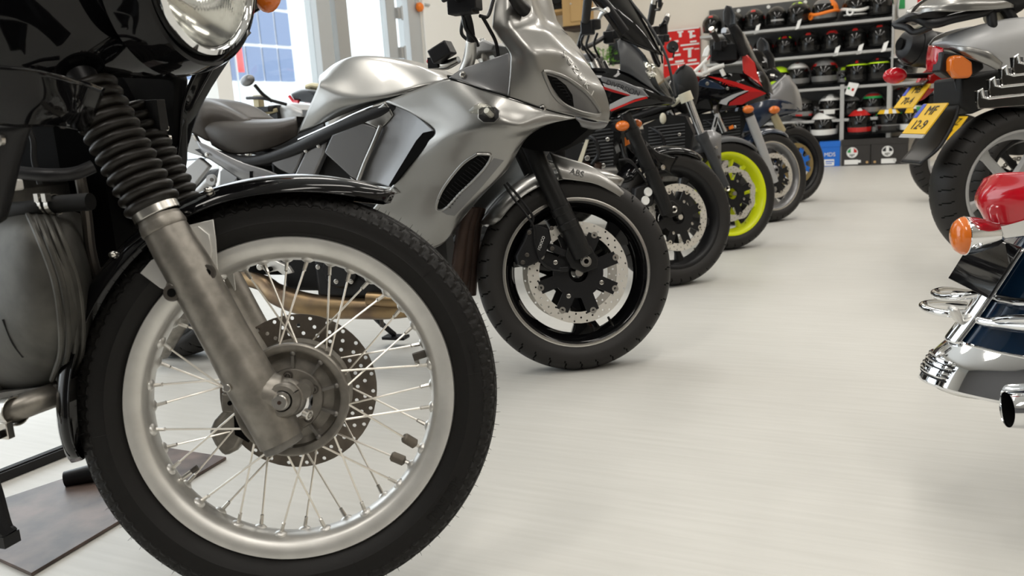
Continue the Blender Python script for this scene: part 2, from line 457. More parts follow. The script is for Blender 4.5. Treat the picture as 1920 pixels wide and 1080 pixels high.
def fender(mb, Rc, a0, a1, hw, depth, m, n=40, taper=(.25, .25), flare=0, lip=True):
    """mudguard swept round the axle; angles from straight up, forward positive; wheel frame"""
    G = []
    for i in range(n):
        t = i/(n-1); a = a0+(a1-a0)*t; k = 1.0
        if t < taper[0]: k = math.sqrt(max(0, 1-(1-t/taper[0])**2))
        if t > 1-taper[1]: k = math.sqrt(max(0, 1-(1-(1-t)/taper[1])**2))
        k = .04+.96*k; rc = Rc
        if flare and t < .3: rc += flare*((.3-t)/.3)**2
        row = []
        for s in np.linspace(-1, 1, 19):
            y = hw*k*math.sin(s*math.pi/2*.98); d = depth*(.5+.5*k)*(1-math.cos(s*math.pi/2*.98))
            row.append(((rc-d)*math.sin(a), y, (rc-d)*math.cos(a)))
        if lip:
            row = [(row[0][0]*1.0, row[0][1]*1.02, row[0][2])]+row+[(row[-1][0], row[-1][1]*1.02, row[-1][2])]
        G.append(row)
    mb.grid(G, m); return mb
def caliper(parent, M, wheel_r, ang, r, txt=None, bolts='steel', m='black_satin'):
    """brake caliper gripping the disc at angle ang, at lateral r"""
    e = A3((math.cos(ang), 0, math.sin(ang))); t = A3((-e[2], 0, e[0])); c = e*wheel_r+A3((0, -r, 0))
    mb = MB()
    P = [(-.055, -.020), (-.05, .022), (-.02, .032), (.02, .032), (.05, .022), (.055, -.02), (.03, -.032), (-.03, -.032)]
    mb.prism([c+t*a+e*b+A3((0, -.018, 0)) for a, b in P], (0, .036, 0), m)
    for s in (-.027, .027):
        mb.lathe([(1e-4, .026), (.015, .026), (.017, .022), (.017, 0)], c+t*s, (0, -1, 0), bolts if bolts != 'steel' else m, 16)
        bolt(mb, c+t*s*1.9+e*.012+A3((0, -.018, 0)), (0, -1, 0), .007, .007)
    o = link('caliper', mb, parent, M, bevel=.003)
    return o, c, e, t
# ================================================================ ROOM
AL, BL = 12.5, 17.5
mb = MB(); mb.add([(0, 0, 0), (AL, 0, 0), (AL, -BL, 0), (0, -BL, 0)], [(0, 1, 2, 3)], 'floor'); struct('floor', mb, ROOM.M)
mb = MB(); mb.box((AL/2, -BL/2, RH+.05), (AL, BL, .1), 'ceiling'); struct('ceiling', mb, ROOM.M)
mb = MB(); mb.box((AL/2, .1, RH/2), (AL+.4, .2, RH), 'wall'); struct('wall_back', mb, ROOM.M)
mb = MB(); mb.box((AL+.1, -BL/2, RH/2), (.2, BL, RH), 'wall'); struct('wall_right', mb, ROOM.M)
mb = MB(); mb.box((AL/2, -BL-.1, RH/2), (AL+.4, .2, RH), 'wall_dark'); struct('wall_front', mb, ROOM.M)
LWALL = Fr(ROOM.W((0, 0, 0)), -26+90)      # x along the window wall into depth, y to the outside
def lw(x, y): return LWALL.pix(x, y, 0)[0]
xs = {k: lw(*p) for k, p in dict(a=(386, 60), b=(415, 60), c=(597, 60), d=(622, 60), e=(635, 60), f=(657, 60), g=(729, 50), h=(746, 50), i=(766, 50), j=(788, 50)).items()}
mb = MB(); mb.box(((xs['j']+0)/2, .1, RH/2), (-xs['j'], .2, RH), 'wall_white')
mb.box(((xs['j']-BL)/2, .1, RH-.45), (xs['j']+BL, .2, .9), 'wall_white')
mb.box(((xs['a']-BL)/2-2.6, .1, RH/2), (xs['a']+BL-5.2, .2, RH), 'wall_white')
struct('wall_left', mb, LWALL.M)
def post(nm, a, b, m='frame_grey', d=.14, n=0):
    q = MB(); q.box(((a+b)/2, .06, 1.65), (abs(b-a), d, 3.3), m); return struct(nm, q, LWALL.M, bevel=.004)
post('trim_1', xs['a'], xs['b'], 'wall_white', .22)
post('trim_2', xs['a']-5.2, xs['a']-5.05)
post('trim_3', xs['a']-2.6, xs['a']-2.5)
post('trim_4', xs['c'], xs['d']); post('trim_5', xs['e'], xs['f'], 'shelf_grey', .10)
post('trim_6', xs['i'], xs['j'])
# glass door leaf between the posts, with its hinges
d = MB(); d.box(((xs['g']+xs['h'])/2, .05, 1.6), (xs['h']-xs['g'], .07, 3.2), 'frame_grey'); d.box(((xs['f']+xs['g'])/2, .05, .12), (xs['g']-xs['f'], .07, .24), 'frame_grey')
d.box(((xs['f']+xs['g'])/2, .05, 3.15), (xs['g']-xs['f'], .07, .1), 'frame_grey')
do = struct('door_1', d, LWALL.M, bevel=.004)
for zz in (1.55, 1.95, 2.28):
    h = MB(); h.box((xs['h']+.03, .0, zz), (.07, .05, .11), 'shelf_grey'); h.cyl((xs['h']+.05, -.03, zz), (0, 0, 1), .014, .14, 'frame_grey', 12); link('hinge', h, do, bevel=.003)
k = 0
for a, b in ((xs['a']-5.05, xs['a']-2.6), (xs['a']-2.5, xs['a']), (xs['b'], xs['c']), (xs['d'], xs['e']), (xs['f'], xs['g']), (xs['h'], xs['i'])):
    k += 1; q = MB(); q.box(((a+b)/2, .06, 1.65), (b-a, .012, 3.3), 'glass'); struct('window_%d' % k, q, LWALL.M)
q = MB(); q.box(((xs['a']-5.2+xs['f'])/2, .06, .05), (xs['f']-xs['a']+5.2, .15, .10), 'frame_grey'); struct('trim_7', q, LWALL.M)
q = MB(); q.box((2, -40, -.02), (140, 120, .02), 'facade'); q.v = [(p[0], p[1], p[2]-.06) for p in q.v]; struct('ground', q, Matrix.Translation((-40, 60, 0)))
# white pipe and orange handle on the window wall
p0 = LWALL.pix(798, 40, .06)
q = MB(); q.tube([(p0[0], -.04, .0), (p0[0], -.04, RH-.02)], .018, 'wall_white', 14); t = link('wall_pipe', q, None, LWALL.M); tag(t, 'thin white pipe running down the white wall beside the window post', 'pipe')
p1 = LWALL.pix(789, 13, .06); t = thing('wall_button', 'round orange push button on the white wall right of the window frame', 'button', Fr(LWALL.W((p1[0], 0, p1[2])), LWALL.hd))
q = MB(); q.lathe([(1e-4, .085), (.03, .08), (.048, .06), (.048, .03), (.02, .02), (.018, 0)], (0, 0, 0), (0, -1, 0), 'orange', 24); link('push_button', q, t)
q = MB(); q.box((0, -.01, .09), (.05, .02, .12), 'frame_grey'); q.box((.12, -.012, .05), (.3, .02, .02), 'frame_grey'); link('bracket', q, t, bevel=.003)

# building across the street with solar panels
BF = Fr(at(548, 110, 44), 62); BF.o[2] = 0; BF = Fr(BF.o, 62)
t = thing('building', 'white building across the street with dark blue solar panels on its front', 'building', BF)
q = MB(); q.box((10, 3, 6), (44, 6, 12), 'facade'); link('wall', q, t)
pz0 = BF.pix(548, 153, 0)[2]; PW, PH = 1.02, 1.66
for i in range(9):
    for j in range(4):
        if (j == 3 and i > 6): continue
        c = MB(); c.box((-.55-i*(PW+.13), -.06, pz0+PH/2+j*(PH+.16)), (PW, .05, PH), 'solar'); link('solar_panel', c, t)
fl = BF.pix(444, 130, 1.0)
q = MB(); q.tube([(fl[0], fl[1], 0), (fl[0], fl[1], pz0+5.2)], .05, 'frame_grey', 8)
t = link('flag_pole', q, None, BF.M); tag(t, 'slim pole with red banner outside the window in front of the solar panels', 'flag')
q = MB(); G = [[(fl[0]+.05+.42*v, fl[1]+.06*math.sin(6*v+u), pz0+.3+4.2*u) for v in np.linspace(0, 1, 6)] for u in np.linspace(0, 1, 10)]; q.grid(G, 'red_flag'); link('banner', q, t, solid=.02)

# ---------------- floor things: brown plate, black rail
PL = Fr(gnd(150, 960), 30)
def gpoly(pts): return [PL.loc(gnd(x, y)) for x, y in pts]
cs = gpoly([(-140, 990), (300, 842), (425, 862), (60, 1082)])
q = MB(); q.prism([c+A3((0, 0, .001)) for c in cs], (0, 0, .007), 'brown_plate')
t = link('floor_plate', q, None, PL.M, bevel=.001); tag(t, 'scuffed dark brown sheet lying on the floor under the black touring motorcycle', 'floor plate')
a, b = gnd(-60, 926), gnd(160, 838)
RL = Fr(a, math.degrees(math.atan2((b-a)[1], (b-a)[0]))); ln = np.linalg.norm(b-a)
q = MB(); q.box((ln/2, 0, .012), (ln+.3, .034, .022), 'black_satin'); q.box((ln/2, 0, .0245), (ln+.28, .02, .003), 'black_matt'); t = link('floor_rail', q, None, RL.M, bevel=.002); tag(t, 'straight black rail lying on the floor beyond the brown sheet', 'rail')
# ================================================================ BLACK TOURING MOTORCYCLE (front left)
AX = .36; W1 = Fr((0, 0, 0), 8, 10); W1 = Fr(np.array((-.363, 1.297, .356))-AX*W1.z, 8, 10)
_top = W1.pix(180, 190, .09); _st = W1.W((_top[0]+.015, 0, _top[2]))
B1 = Fr((_st[0], _st[1], 0), -20)
bmw = thing('motorcycle', 'black touring motorcycle with spoked front wheel and round headlight, nearest at left', 'motorcycle', B1)
MW = W1.M @ Matrix.Translation((0, 0, AX))
# --- rim
RF = .2555
mb = MB()
mb.lathe([(RF-.012, -.018), (RF-.002, -.024), (RF+.002, -.030), (RF, -.034), (RF-.006, -.034), (RF-.022, -.031), (RF-.027, -.026), (RF-.031, -.021), (RF-.034, -.012), (RF-.035, 0),
          (RF-.034, .012), (RF-.031, .021), (RF-.027, .026), (RF-.022, .031), (RF-.006, .034), (RF, .034), (RF+.002, .030), (RF-.002, .024), (RF-.012, .018), (RF-.022, 0)], (0, 0, 0), (0, 1, 0), 'rim_alu', 160, True)
NS = 40; HO = R(19)
sp = []
for i in range(NS):
    a = 2*math.pi*(i+.5)/NS+.05; near = -1 if i % 2 == 0 else 1; pair = 1 if (i//2) % 2 == 0 else -1
    yr = near*(.008 if (i//2) % 2 else .011)
    e = A3((math.cos(a), 0, math.sin(a))); p = e*(RF-.034)+A3((0, yr, 0))
    mb.ell(p+e*.003, (.011, .011, .008), 'rim_alu', 8, ax=(np.cross(e, (0, 1, 0)), (0, 1, 0), e))
    h = a+pair*HO; q = A3((math.cos(h)*.084, near*(.048 if pair > 0 else .041), math.sin(h)*.084))
    sp.append((p, q, e))
wheel = link('front_wheel', mb, bmw, MW)
for p, q, e in sp:
    s = MB(); d = nrm(q-p); s.tube([p+d*.004, q], .00165, 'spoke_steel', 8)
    s.tube([p-d*.002, p+d*.018], [.0036, .0030], 'steel', 6); s.tube([p+d*.018, p+d*.020], [.0036, .002], 'steel', 6)
    qi = nrm(A3((0, -q[1], 0))); s.tube([q, q+qi*.007], .0019, 'spoke_steel', 6)
    link('spoke', s, wheel)
for (x, y) in ((780, 847), (757, 878)):
    c = W1.pix(x, y, .012); c[2] -= AX; e = nrm(A3((c[0], 0, c[2])))
    s = MB(); j = min(range(NS), key=lambda k: np.linalg.norm((sp[k][0]*.93)-c)); p, q, _ = sp[j]; d = nrm(q-p)
    s.tube([p+d*.010, p+d*.013, p+d*.033, p+d*.036], [.004, .0085, .0085, .006], 'lead', 14); link('balance_weight', s, wheel)
s = MB(); c = W1.pix(338, 900, 0); c[2] -= AX; e = nrm(c); s.tube([e*(RF-.035), e*(RF-.055)], .004, 'steel', 10); s.tube([e*(RF-.055), e*(RF-.066)], .0045, 'bolt_dark', 10); link('valve', s, wheel)
s = MB(); c = W1.pix(790, 665, 0); c[2] -= AX; e = nrm(c); tt = np.cross(e, (0, 1, 0)); s.box(e*(RF-.045), (.012, .016, .022), 'bolt_dark', ax=(tt, (0, 1, 0), e)); s.box(e*(RF-.052)-tt*.008, (.02, .008, .008), 'steel', ax=(tt, (0, 1, 0), e)); link('rim_lock', s, wheel, bevel=.001)
# --- tyre with block tread and rubber whiskers
def old_tyre():
    mb = MB(); n = 600; G = []
    side = [(RF+.001, -.026), (RF+.003, -.031), (RF+.010, -.038), (RF+.022, -.0435), (RF+.0245, -.0448), (RF+.0255, -.0444), (RF+.037, -.0465), (RF+.047, -.0458), (RF+.0475, -.0464), (RF+.0495, -.0462)]
    tr = []   # tread from near shoulder to far shoulder
    RT = .330
    for t in np.linspace(-1, 1, 41):
        y = .0425*math.sin(t*math.pi/2*.93)/math.sin(math.pi/2*.93); q = RT-.0215*(1-math.cos(t*math.pi/2*.78))/(1-math.cos(math.pi/2*.78))*1.0
        tr.append((q, y))
    prof = side+tr+[(a, -b) for a, b in reversed(side)]; k0 = len(side)
    for i in range(n):
        a = 2*math.pi*i/n; ca, sa = math.cos(a), math.sin(a); row = []
        for j, (q, y) in enumerate(prof):
            jj = j-k0
            if 0 <= jj <= 40:
                d = abs(jj-20); c = i % 6; z = (i//2) % 3
                g = False
                if d in (5, 11): g = True                       # ring grooves
                elif d >= 16: g = c in (0, 1)                   # shoulder blocks
                elif d > 11: g = (c+3) % 6 == 0 or (d == 13 and c in (3, 4))
                elif 5 < d < 11: g = (i+jj) % 12 in (0,) or (d == 8 and c % 3 != 0)
                else: g = (d == 2 and z != 0)
                if g: q -= .0045
            elif j in (k0-1, k0-2, len(prof)-k0, len(prof)-k0+1) and i % 6 in (0, 1): q -= .003
            row.append((q*ca, y, q*sa))
        G.append(row)
    mb.grid(G, 'rubber_old', cu=True)
    for i in range(100):                                        # moulding whiskers
        for y, rr, ln in ((-.040, .3135, .006), (-.012, .328, .008), (.012, .328, .008)):
            a = 2*math.pi*(i+.5*(y > 0)+random.uniform(-.1, .1))/100; e = A3((math.cos(a), 0, math.sin(a))); p = e*rr+A3((0, y, 0))
            tip = p+e*ln*random.uniform(.5, 1.1)+A3((random.uniform(-.002, .002), -.004 if y < -.03 else 0, random.uniform(-.002, .002)))
            mb.tube([p, tip], [.0005, .0002], 'rubber_old', 4, caps=False)
    for a in (R(38), R(16), R(2), R(-100), R(-75), R(185), R(205)):   # moulding joint lines on the sidewall
        e = A3((math.cos(a), 0, math.sin(a)))
        mb.tube([e*(RF+.022)+A3((0, -.0438, 0)), e*(RF+.036)+A3((0, -.0468, 0)), e*(RF+.046)+A3((0, -.0462, 0))], .0005, 'rubber_old', 6)
    a0 = R(-40)                                                  # raised lettering round the sidewall
    def bend(x, y, z):
        a = a0-x/.291; q = .2915+y
        return (q*math.cos(a), -.0462-z+abs(y)*.06, q*math.sin(a))
    mb.text('HEIDENAU', (0, 0, 0), (1, 0, 0), (0, 0, 1), .017, 'rubber_old', .0011, bend=bend)
    def bend2(x, y, z):
        a = R(7)-x/.292; q = .2915+y
        return (q*math.cos(a), -.0462-z+abs(y)*.06, q*math.sin(a))
    mb.text('3.25-19 54H', (0, 0, 0), (1, 0, 0), (0, 0, 1), .009, 'rubber_old', .0009, bend=bend2)
    return mb
link('tire', old_tyre(), wheel)
# --- hub
mb = MB()
mb.lathe([(.046, -.030), (.074, -.026), (.0755, -.050), (.080, -.0525), (.086, -.0525), (.0885, -.050), (.0895, -.043), (.088, -.037), (.083, -.033), (.060, -.026), (.050, 0), (.060, .034), (.084, .036), (.090, .042), (.090, .050), (.06, .052), (.03, .052)], (0, 0, 0), (0, 1, 0), 'cast_alu', 96)
for i in range(10):
    a = 2*math.pi*i/10+.2; e = A3((math.cos(a), 0, math.sin(a))); t = A3((-e[2], 0, e[0]))
    mb.prism([e*.044+t*.002+A3((0, -.045, 0)), e*.076+t*.0025+A3((0, -.050, 0)), e*.076+t*.0025+A3((0, -.026, 0)), e*.044+t*.002+A3((0, -.028, 0))], -t*.0045, 'cast_alu_dark')
    mb.ell(e*.073+A3((0, -.047, 0)), (.005, .004, .005), 'cast_alu_dark', 7)
hub = link('hub', mb, wheel)
mb = MB(); mb.lathe([(.012, -.0495), (.047, -.050), (.0485, -.048), (.0485, -.028)], (0, 0, 0), (0, 1, 0), 'cast_alu', 64)
mb.lathe([(.012, -.060), (.024, -.060), (.028, -.057), (.0285, -.050), (.033, -.050)], (0, 0, 0), (0, 1, 0), 'chrome', 48)
for i in range(5):
    a = 2*math.pi*i/5+R(92); mb.cyl((.0385*math.cos(a), -.052, .0385*math.sin(a)), (0, 1, 0), .0075, .004, 'bolt_dark', 16); bolt(mb, (.0385*math.cos(a), -.053, .0385*math.sin(a)), (0, -1, 0), .0055, .005, 'bolt_dark')
link('hub_cover', mb, wheel)
mb = MB(); disc_mesh(mb, .078, .130, .062, .0055, 4, 26, 'disc_rusty', .0034); mb.lathe([(.05, .058), (.08, .058), (.08, .066), (.05, .066)], (0, 0, 0), (0, 1, 0), 'cast_alu_dark', 48, True)
link('brake_disc', mb, wheel)
# --- forks (turned with the wheel)
def wp(x, y, r=.09): return W1.pix(x, y, r)
def mir(p, r=.09): return A3((p[0], -p[1], p[2]))
axis_pts = [(528, 826), (505, 780), (470, 715), (420, 625), (368, 530), (330, 465), (303, 418), (297, 405)]
def fork(side):
    P = [wp(*q) for q in axis_pts]; Q = [wp(*q) for q in ((297, 405), (180, 190))]
    if side > 0: P = [mir(p) for p in P]; Q = [mir(p) for p in Q]
    up = nrm(Q[1]-Q[0])
    mb = MB(); mb.tube(P, [.0345, .036, .038, .036, .036, .0345, .0315, .031], 'cast_alu', 28, 40)
    mb.tube([P[-2]-up*.012, P[-2]-up*.008, P[-2]+up*.004], [.0335, .0345, .0325], 'cast_alu', 28)
    mb.tube([P[0]-up*.012, P[0]-up*.010, P[0]+up*.003], [.027, .031, .032], 'cast_alu_dark', 28)
    if side < 0:
        ax = A3((wp(530, 745, .115)[0]+.0, -.09, AX)); ax = A3((-.0, -.09, AX))
        # axle clamp lug growing forward out of the slider to the axle
        mb.tube([wp(462, 728), wp(490, 738), A3((-.010, -.090, AX+.012)), A3((.006, -.090, AX+.012))], [.030, .036, .033, .026], 'cast_alu', 28, 24)
        mb.lathe([(.016, -.030), (.0225, -.030), (.0255, -.026), (.0275, -.010), (.029, .012)], A3((-.005, -.092, AX+.009)), (0, 1, 0), 'cast_alu', 32)
        mb.ell(A3((-.004, -.088, AX+.009)), (.033, .024, .031), 'cast_alu', 16)
        mb.tube([A3((.024, -.100, AX+.018)), A3((.024, -.072, AX+.018))], [.013, .015], 'cast_alu', 20)
        for x, y in ((387, 512), (322, 549)):
            c = wp(x, y, .112); k = wp(350, 530, .085)
            mb.tube([k, c+A3((0, .006, 0))], [.030, .014], 'cast_alu', 20)
            mb.lathe([(.0055, .004), (.0065, .007), (.0115, .007), (.013, .004), (.013, 0)], c+A3((0, .006, 0)), (0, -1, 0), 'bolt_dark', 20); mb.cyl(c, (0, 1, 0), .006, .004, 'void', 12)
        mb.lathe([(1e-4, .001), (.005, .001), (.006, 0), (.006, -.004)], wp(425, 728, .122), (0, -1, 0), 'steel', 12)
    return mb, up
for sd in (-1, 1):
    mb, up = fork(sd); f = link('fork_leg', mb, bmw, W1.M)
    T = [wp(300, 412), wp(289, 392)]; Q = [wp(297, 405), wp(170, 172)]
    if sd > 0: T = [mir(p) for p in T]; Q = [mir(p) for p in Q]
    mb = MB(); c0 = Q[0]; mb.lathe([(.0335, -.006), (.0345, -.005), (.0345, .006), (.0335, .007)], c0+up*.006, up, 'steel', 32); link('clamp_ring', mb, f)
    # ribbed rubber gaiter
    L = np.linalg.norm(Q[1]-c0); nf = 12; prof = [(.031, .008)]
    for i in range(nf):
        z0 = .012+i*L/nf; w = L/nf
        for s, q in ((0, .0325), (.12, .037), (.3, .0405), (.5, .0418), (.7, .0405), (.88, .037)): prof.append((q, z0+s*w))
    mb = MB(); mb.lathe(prof, c0, up, 'gaiter', 40); link('gaiter', mb, f, ang=70)
    mb = MB(); mb.tube([Q[1]-up*.02, Q[1]+up*.12], .021, 'black_satin', 20); link('upper_tube', mb, f)
# axle nut, clamp bolt
mb = MB(); mb.lathe([(1e-4, .137), (.010, .137), (.0115, .135), (.0115, .122), (.014, .122), (.0165, .119), (.0165, .112)], (-.006, 0, AX+.009), (0, -1, 0), 'steel', 24)
mb.lathe([(1e-4, .1375), (.003, .1375)], (-.006, 0, AX+.009), (0, -1, 0), 'rust', 10)
link('axle', mb, bmw, W1.M)
mb = MB(); c = A3((.026, -.112, AX-.014)); bolt(mb, c, (.7, -.5, -.3), .008, .010); link('clamp_bolt', mb, bmw, W1.M); mb = MB(); mb.tube([A3((.013, -.1215, AX+.019)), A3((.021, -.1195, AX+.023))], .0009, 'void', 6); link('clamp_slot', mb, bmw, W1.M)
# front brake caliper hanging behind the disc
mb = MB(); P = [(400, 790), (420, 768), (455, 752), (470, 770), (468, 800), (445, 845), (420, 858), (402, 836), (390, 812)]
mb.prism([W1.pix(x, y, -.035) for x, y in P], (0, .07, 0), 'cast_alu'); cal = link('caliper', mb, bmw, W1.M, bevel=.008)
mb = MB(); mb.prism([W1.pix(x, y, -.02) for x, y in ((415, 738), (441, 742), (442, 775), (416, 772))], (0, .02, 0), 'cast_alu'); mb.cyl(W1.pix(431, 756, -.018), (0, 1, 0), .004, .006, 'void', 12); link('caliper_bracket', mb, bmw, W1.M, bevel=.002)
mb = MB(); mb.prism([W1.pix(x, y, -.03) for x, y in ((438, 772), (475, 780), (466, 830), (440, 815))], (0, .03, 0), 'void'); link('pad_cover', mb, cal, W1.M)
# fork brace and fender bracket (polished sheet)
for rr, sg in ((.062, 1), (-.062, -1)):
    mb = MB(); th = (0, .003, 0)
    mb.prism([W1.pix(x, y, .062) for x, y in ((340, 425), (400, 411), (405, 450), (408, 500), (414, 545), (398, 575), (350, 560), (300, 540), (262, 512), (283, 488), (320, 470))], th, 'rim_alu')
    mb.prism([W1.pix(x, y, .068) for x, y in ((338, 430), (372, 424), (392, 440), (398, 470), (392, 505), (360, 480))], (0, .006, 0), 'rim_alu')
    if sg < 0: mb.v = [(p[0], -p[1], p[2]) for p in mb.v]
    link('fork_brace', mb, bmw, W1.M, bevel=.001)
# fender
mb = MB(); fender(mb, .356, R(31), R(-101), .064, .034, 'black_gloss', 90, (.26, .10), flare=.012)
fd = link('front_fender', mb, bmw, MW, solid=.0025)
for (x, y) in ((395, 366), (222, 484)):
    c = W1.pix(x, y, .05); mb = MB(); d = nrm(A3((c[0], -.10, c[2]-AX))); mb.tube([c-d*.008, c+d*.006], .0055, 'steel', 14); mb.ell(c+d*.008, (.008, .008, .006), 'steel', 8); link('fender_bolt', mb, fd, W1.M)
# --- fairing
def frow(z, *cols): return [(u, y, z+.03) for u, y in cols]
rows = [frow(1.30, (-.06, 0), (-.065, .1), (-.09, .2), (-.15, .30), (-.28, .36)),
        frow(1.16, (.055, 0), (.05, .1), (.02, .2), (-.05, .29), (-.22, .37)),
        frow(1.06, (.085, 0), (.075, .1), (.042, .19), (-.015, .27), (-.20, .38)),
        frow(.98, (.090, 0), (.080, .095), (.040, .18), (-.035, .25), (-.22, .37)),
        frow(.91, (.082, 0), (.066, .09), (.020, .16), (-.060, .225), (-.25, .35)),
        frow(.865, (.05, 0), (.035, .085), (-.005, .145), (-.085, .20), (-.27, .33)),
        frow(.845, (.02, 0), (.01, .08), (-.025, .135), (-.10, .19), (-.28, .32))]
mb = MB(); mb.loft(rows, 'black_gloss', 30, 30, True)
fair = link('fairing', mb, bmw, solid=.004)
far = [[(470, 60, -.22), (440, 95, -.22), (380, 190, -.20), (352, 270, -.20), (340, 325, -.20), (332, 345, -.20)],
       [(440, 60, -.17), (405, 110, -.17), (362, 195, -.165), (344, 265, -.165), (336, 320, -.165), (329, 342, -.165)],
       [(400, 70, -.13), (370, 125, -.13), (343, 190, -.13), (337, 250, -.13), (331, 300, -.13), (326, 335, -.13)]]
mb = MB(); shell(mb, B1, far, 'black_gloss', 24, 12, False); link('leg_shield', mb, bmw, solid=.004)
mb = MB(); nearpts = [[(-60, 225, .30), (20, 236, .28), (60, 230, .26)], [(-60, 300, .30), (10, 300, .28), (38, 300, .26)], [(-60, 400, .30), (0, 360, .28), (22, 372, .26)], [(-60, 430, .29), (-10, 420, .28), (10, 410, .26)]]
mb.loft([[B1.pix(*p) for p in r] for r in nearpts], 'black_satin', 12, 16); ls = link('leg_shield', mb, bmw, solid=.004)
mb = MB(); bolt(mb, B1.pix(2, 262, .285), (0, -1, 0), .008, .006); link('shield_screw', mb, ls)
mb = MB(); mb.tube([B1.pix(x, y, .17) for x, y in ((45, 225), (62, 262), (64, 300), (75, 345))], .004, 'black_matt', 8, 20); link('cable', mb, bmw)
lowf = [[(-60, 120, .34), (60, 130, .30), (150, 150, .22), (195, 165, .15)], [(-60, 180, .33), (50, 190, .29), (130, 208, .23), (172, 226, .16)], [(-60, 226, .31), (30, 236, .28), (95, 236, .24), (155, 246, .17)]]
mb = MB(); mb.loft([[B1.pix(*p) for p in r] for r in lowf], 'black_gloss', 20, 14); link('fairing_lower', mb, bmw, solid=.004)
mb = MB(); plate(mb, B1, [(-90, 120), (300, 122), (334, 140), (334, 300), (328, 345), (300, 400), (250, 430), (190, 420), (160, 540), (-90, 540)], -.13, .03, 'black_matt'); link('dark_filler', mb, bmw, bevel=.01)  # flat black sheet added to keep the gap behind the forks dark
mb = MB(); mb.box(B1.pix(292, 216, -.08), (.03, .02, .05), 'black_satin'); bolt(mb, B1.pix(312, 240, -.1), (0, -1, 0), .006, .006); bolt(mb, B1.pix(318, 258, -.1), (0, -1, 0), .005, .006); link('horn', mb, bmw, bevel=.003)
# headlight
hc = B1.pix(337, -34, 0.0)+A3((.045, 0, 0)); hx = nrm(A3((1, 0, -.10)))
mb = MB(); mb.lathe([(.142, -.060), (.134, -.022), (.124, -.002), (.119, .000), (.112, -.006), (.108, -.012)], hc, hx, 'black_gloss', 72); hb = link('headlight', mb, bmw)
mb = MB(); mb.lathe([(.108, -.014), (.111, -.004), (.108, .006), (.101, .010), (.0965, .006), (.095, 0)], hc, hx, 'chrome', 72); link('headlight_rim', mb, hb)
mb = MB(); mb.lathe([(q, -.09+.085*(q/.095)**2) for q in np.linspace(.002, .095, 16)], hc, hx, 'reflector', 64); link('reflector', mb, hb)
mb = MB(); e1, e2, _ = basis(hx); n = 61; G = []
for v in np.linspace(-1, 1, n):
    row = []
    for u in np.linspace(-1, 1, n):
        k = max(abs(u), abs(v)); rr = math.hypot(u, v) or 1; s = k/rr; x, y = u*s*.095, v*s*.095
        dome = .020*(1-(math.hypot(x, y)/.095)**2); fl = .0009*math.sin(x*1100)*(math.hypot(x, y) < .088)*(1 if -.045 < y < .055 else .25)
        row.append(hc+A3(hx)*(.004+dome+fl)+np.cross(hx, (0, 0, 1))*x+e2*0+nrm(np.cross(np.cross(hx, (0, 0, 1)), hx))*y)
    G.append(row)
mb.grid(G, 'headlamp_glass'); link('headlight_lens', mb, hb, ang=80)
# indicator on the far shoulder
ic = B1.pix(498, -24, -.30); mb = MB(); mb.ell(ic, (.030, .028, .045), 'lens_amber', 12); ts = link('turn_signal', mb, bmw); mb = MB(); mb.tube([ic+A3((-.16, -.03, -.01)), ic+A3((-.07, -.012, -.004)), ic+A3((-.012, 0, 0))], [.060, .052, .034], 'black_gloss', 20, 14); link('signal_pod', mb, ts)
# --- oil cooler bar, hoses, engine, exhaust
mb = MB(); ptube(mb, B1, ((20, 322, .20), (90, 328, .19), (140, 325, .17), (175, 312, .15)), .009, 'black_satin', 12, 24); link('crash_bar', mb, bmw)
mb = MB(); ptube(mb, B1, ((-10, 398, .14), (60, 392, .14), (100, 384, .13), (170, 378, .12)), .013, 'black_matt', 12, 20); hs = link('hose', mb, bmw)
for x in (88, 102):
    c = B1.pix(x, 384, .132); mb = MB(); mb.lathe([(.0145, -.004), (.0155, -.004), (.0155, .004), (.0145, .004)], c, (1, 0, .15), 'steel', 20, True); mb.box(c+A3((0, -.012, .012)), (.008, .01, .012), 'steel'); link('hose_clamp', mb, hs)
mb = MB(); mb.box(B1.pix(24, 347, .16), (.022, .02, .016), 'white_paint'); link('connector', mb, bmw, bevel=.003)
mb = MB(); ptube(mb, B1, ((150, 330, .1), (162, 400, .09), (170, 470, .08), (186, 530, .07)), .008, 'bolt_dark', 10, 16); link('oil_pipe', mb, bmw)
mb = MB(); mb.box(B1.pix(140, 300, -.05)+A3((-.03, .1, -.05)), (.1, .12, .3), 'void'); link('frame', mb, bmw)  # black filler box added as a dark mass, not a real frame
rows = [[(-60, 396, .06), (0, 392, .12), (60, 386, .13), (120, 392, .10), (150, 400, .03)],
        [(-60, 440, .12), (0, 440, .175), (65, 440, .185), (135, 450, .14), (168, 460, .05)],
        [(-60, 540, .14), (0, 540, .19), (70, 540, .20), (145, 540, .16), (182, 540, .06)],
        [(-60, 640, .14), (0, 640, .185), (75, 640, .195), (145, 640, .155), (180, 640, .05)],
        [(-60, 700, .11), (0, 705, .14), (60, 715, .14), (120, 715, .11), (160, 710, .03)],
        [(-60, 750, .02), (0, 755, .05), (60, 755, .05), (110, 745, .03), (140, 730, .0)]]
mb = MB(); shell(mb, B1, rows, 'cast_engine', 34, 34, False); en = link('engine_cover', mb, bmw)
for k in range(4):
    mb = MB(); o = k*15; ptube(mb, B1, ((48+o, 392, .134-.004*k), (70+o, 440, .190-.010*k), (100+o*.95, 520, .198-.014*k), (112+o*.93, 590, .197-.016*k), (114+o*.88, 660, .186-.017*k), (98+o*.8, 712, .146-.013*k)), .0042, 'cast_engine', 8, 30); link('cooling_rib', mb, en)
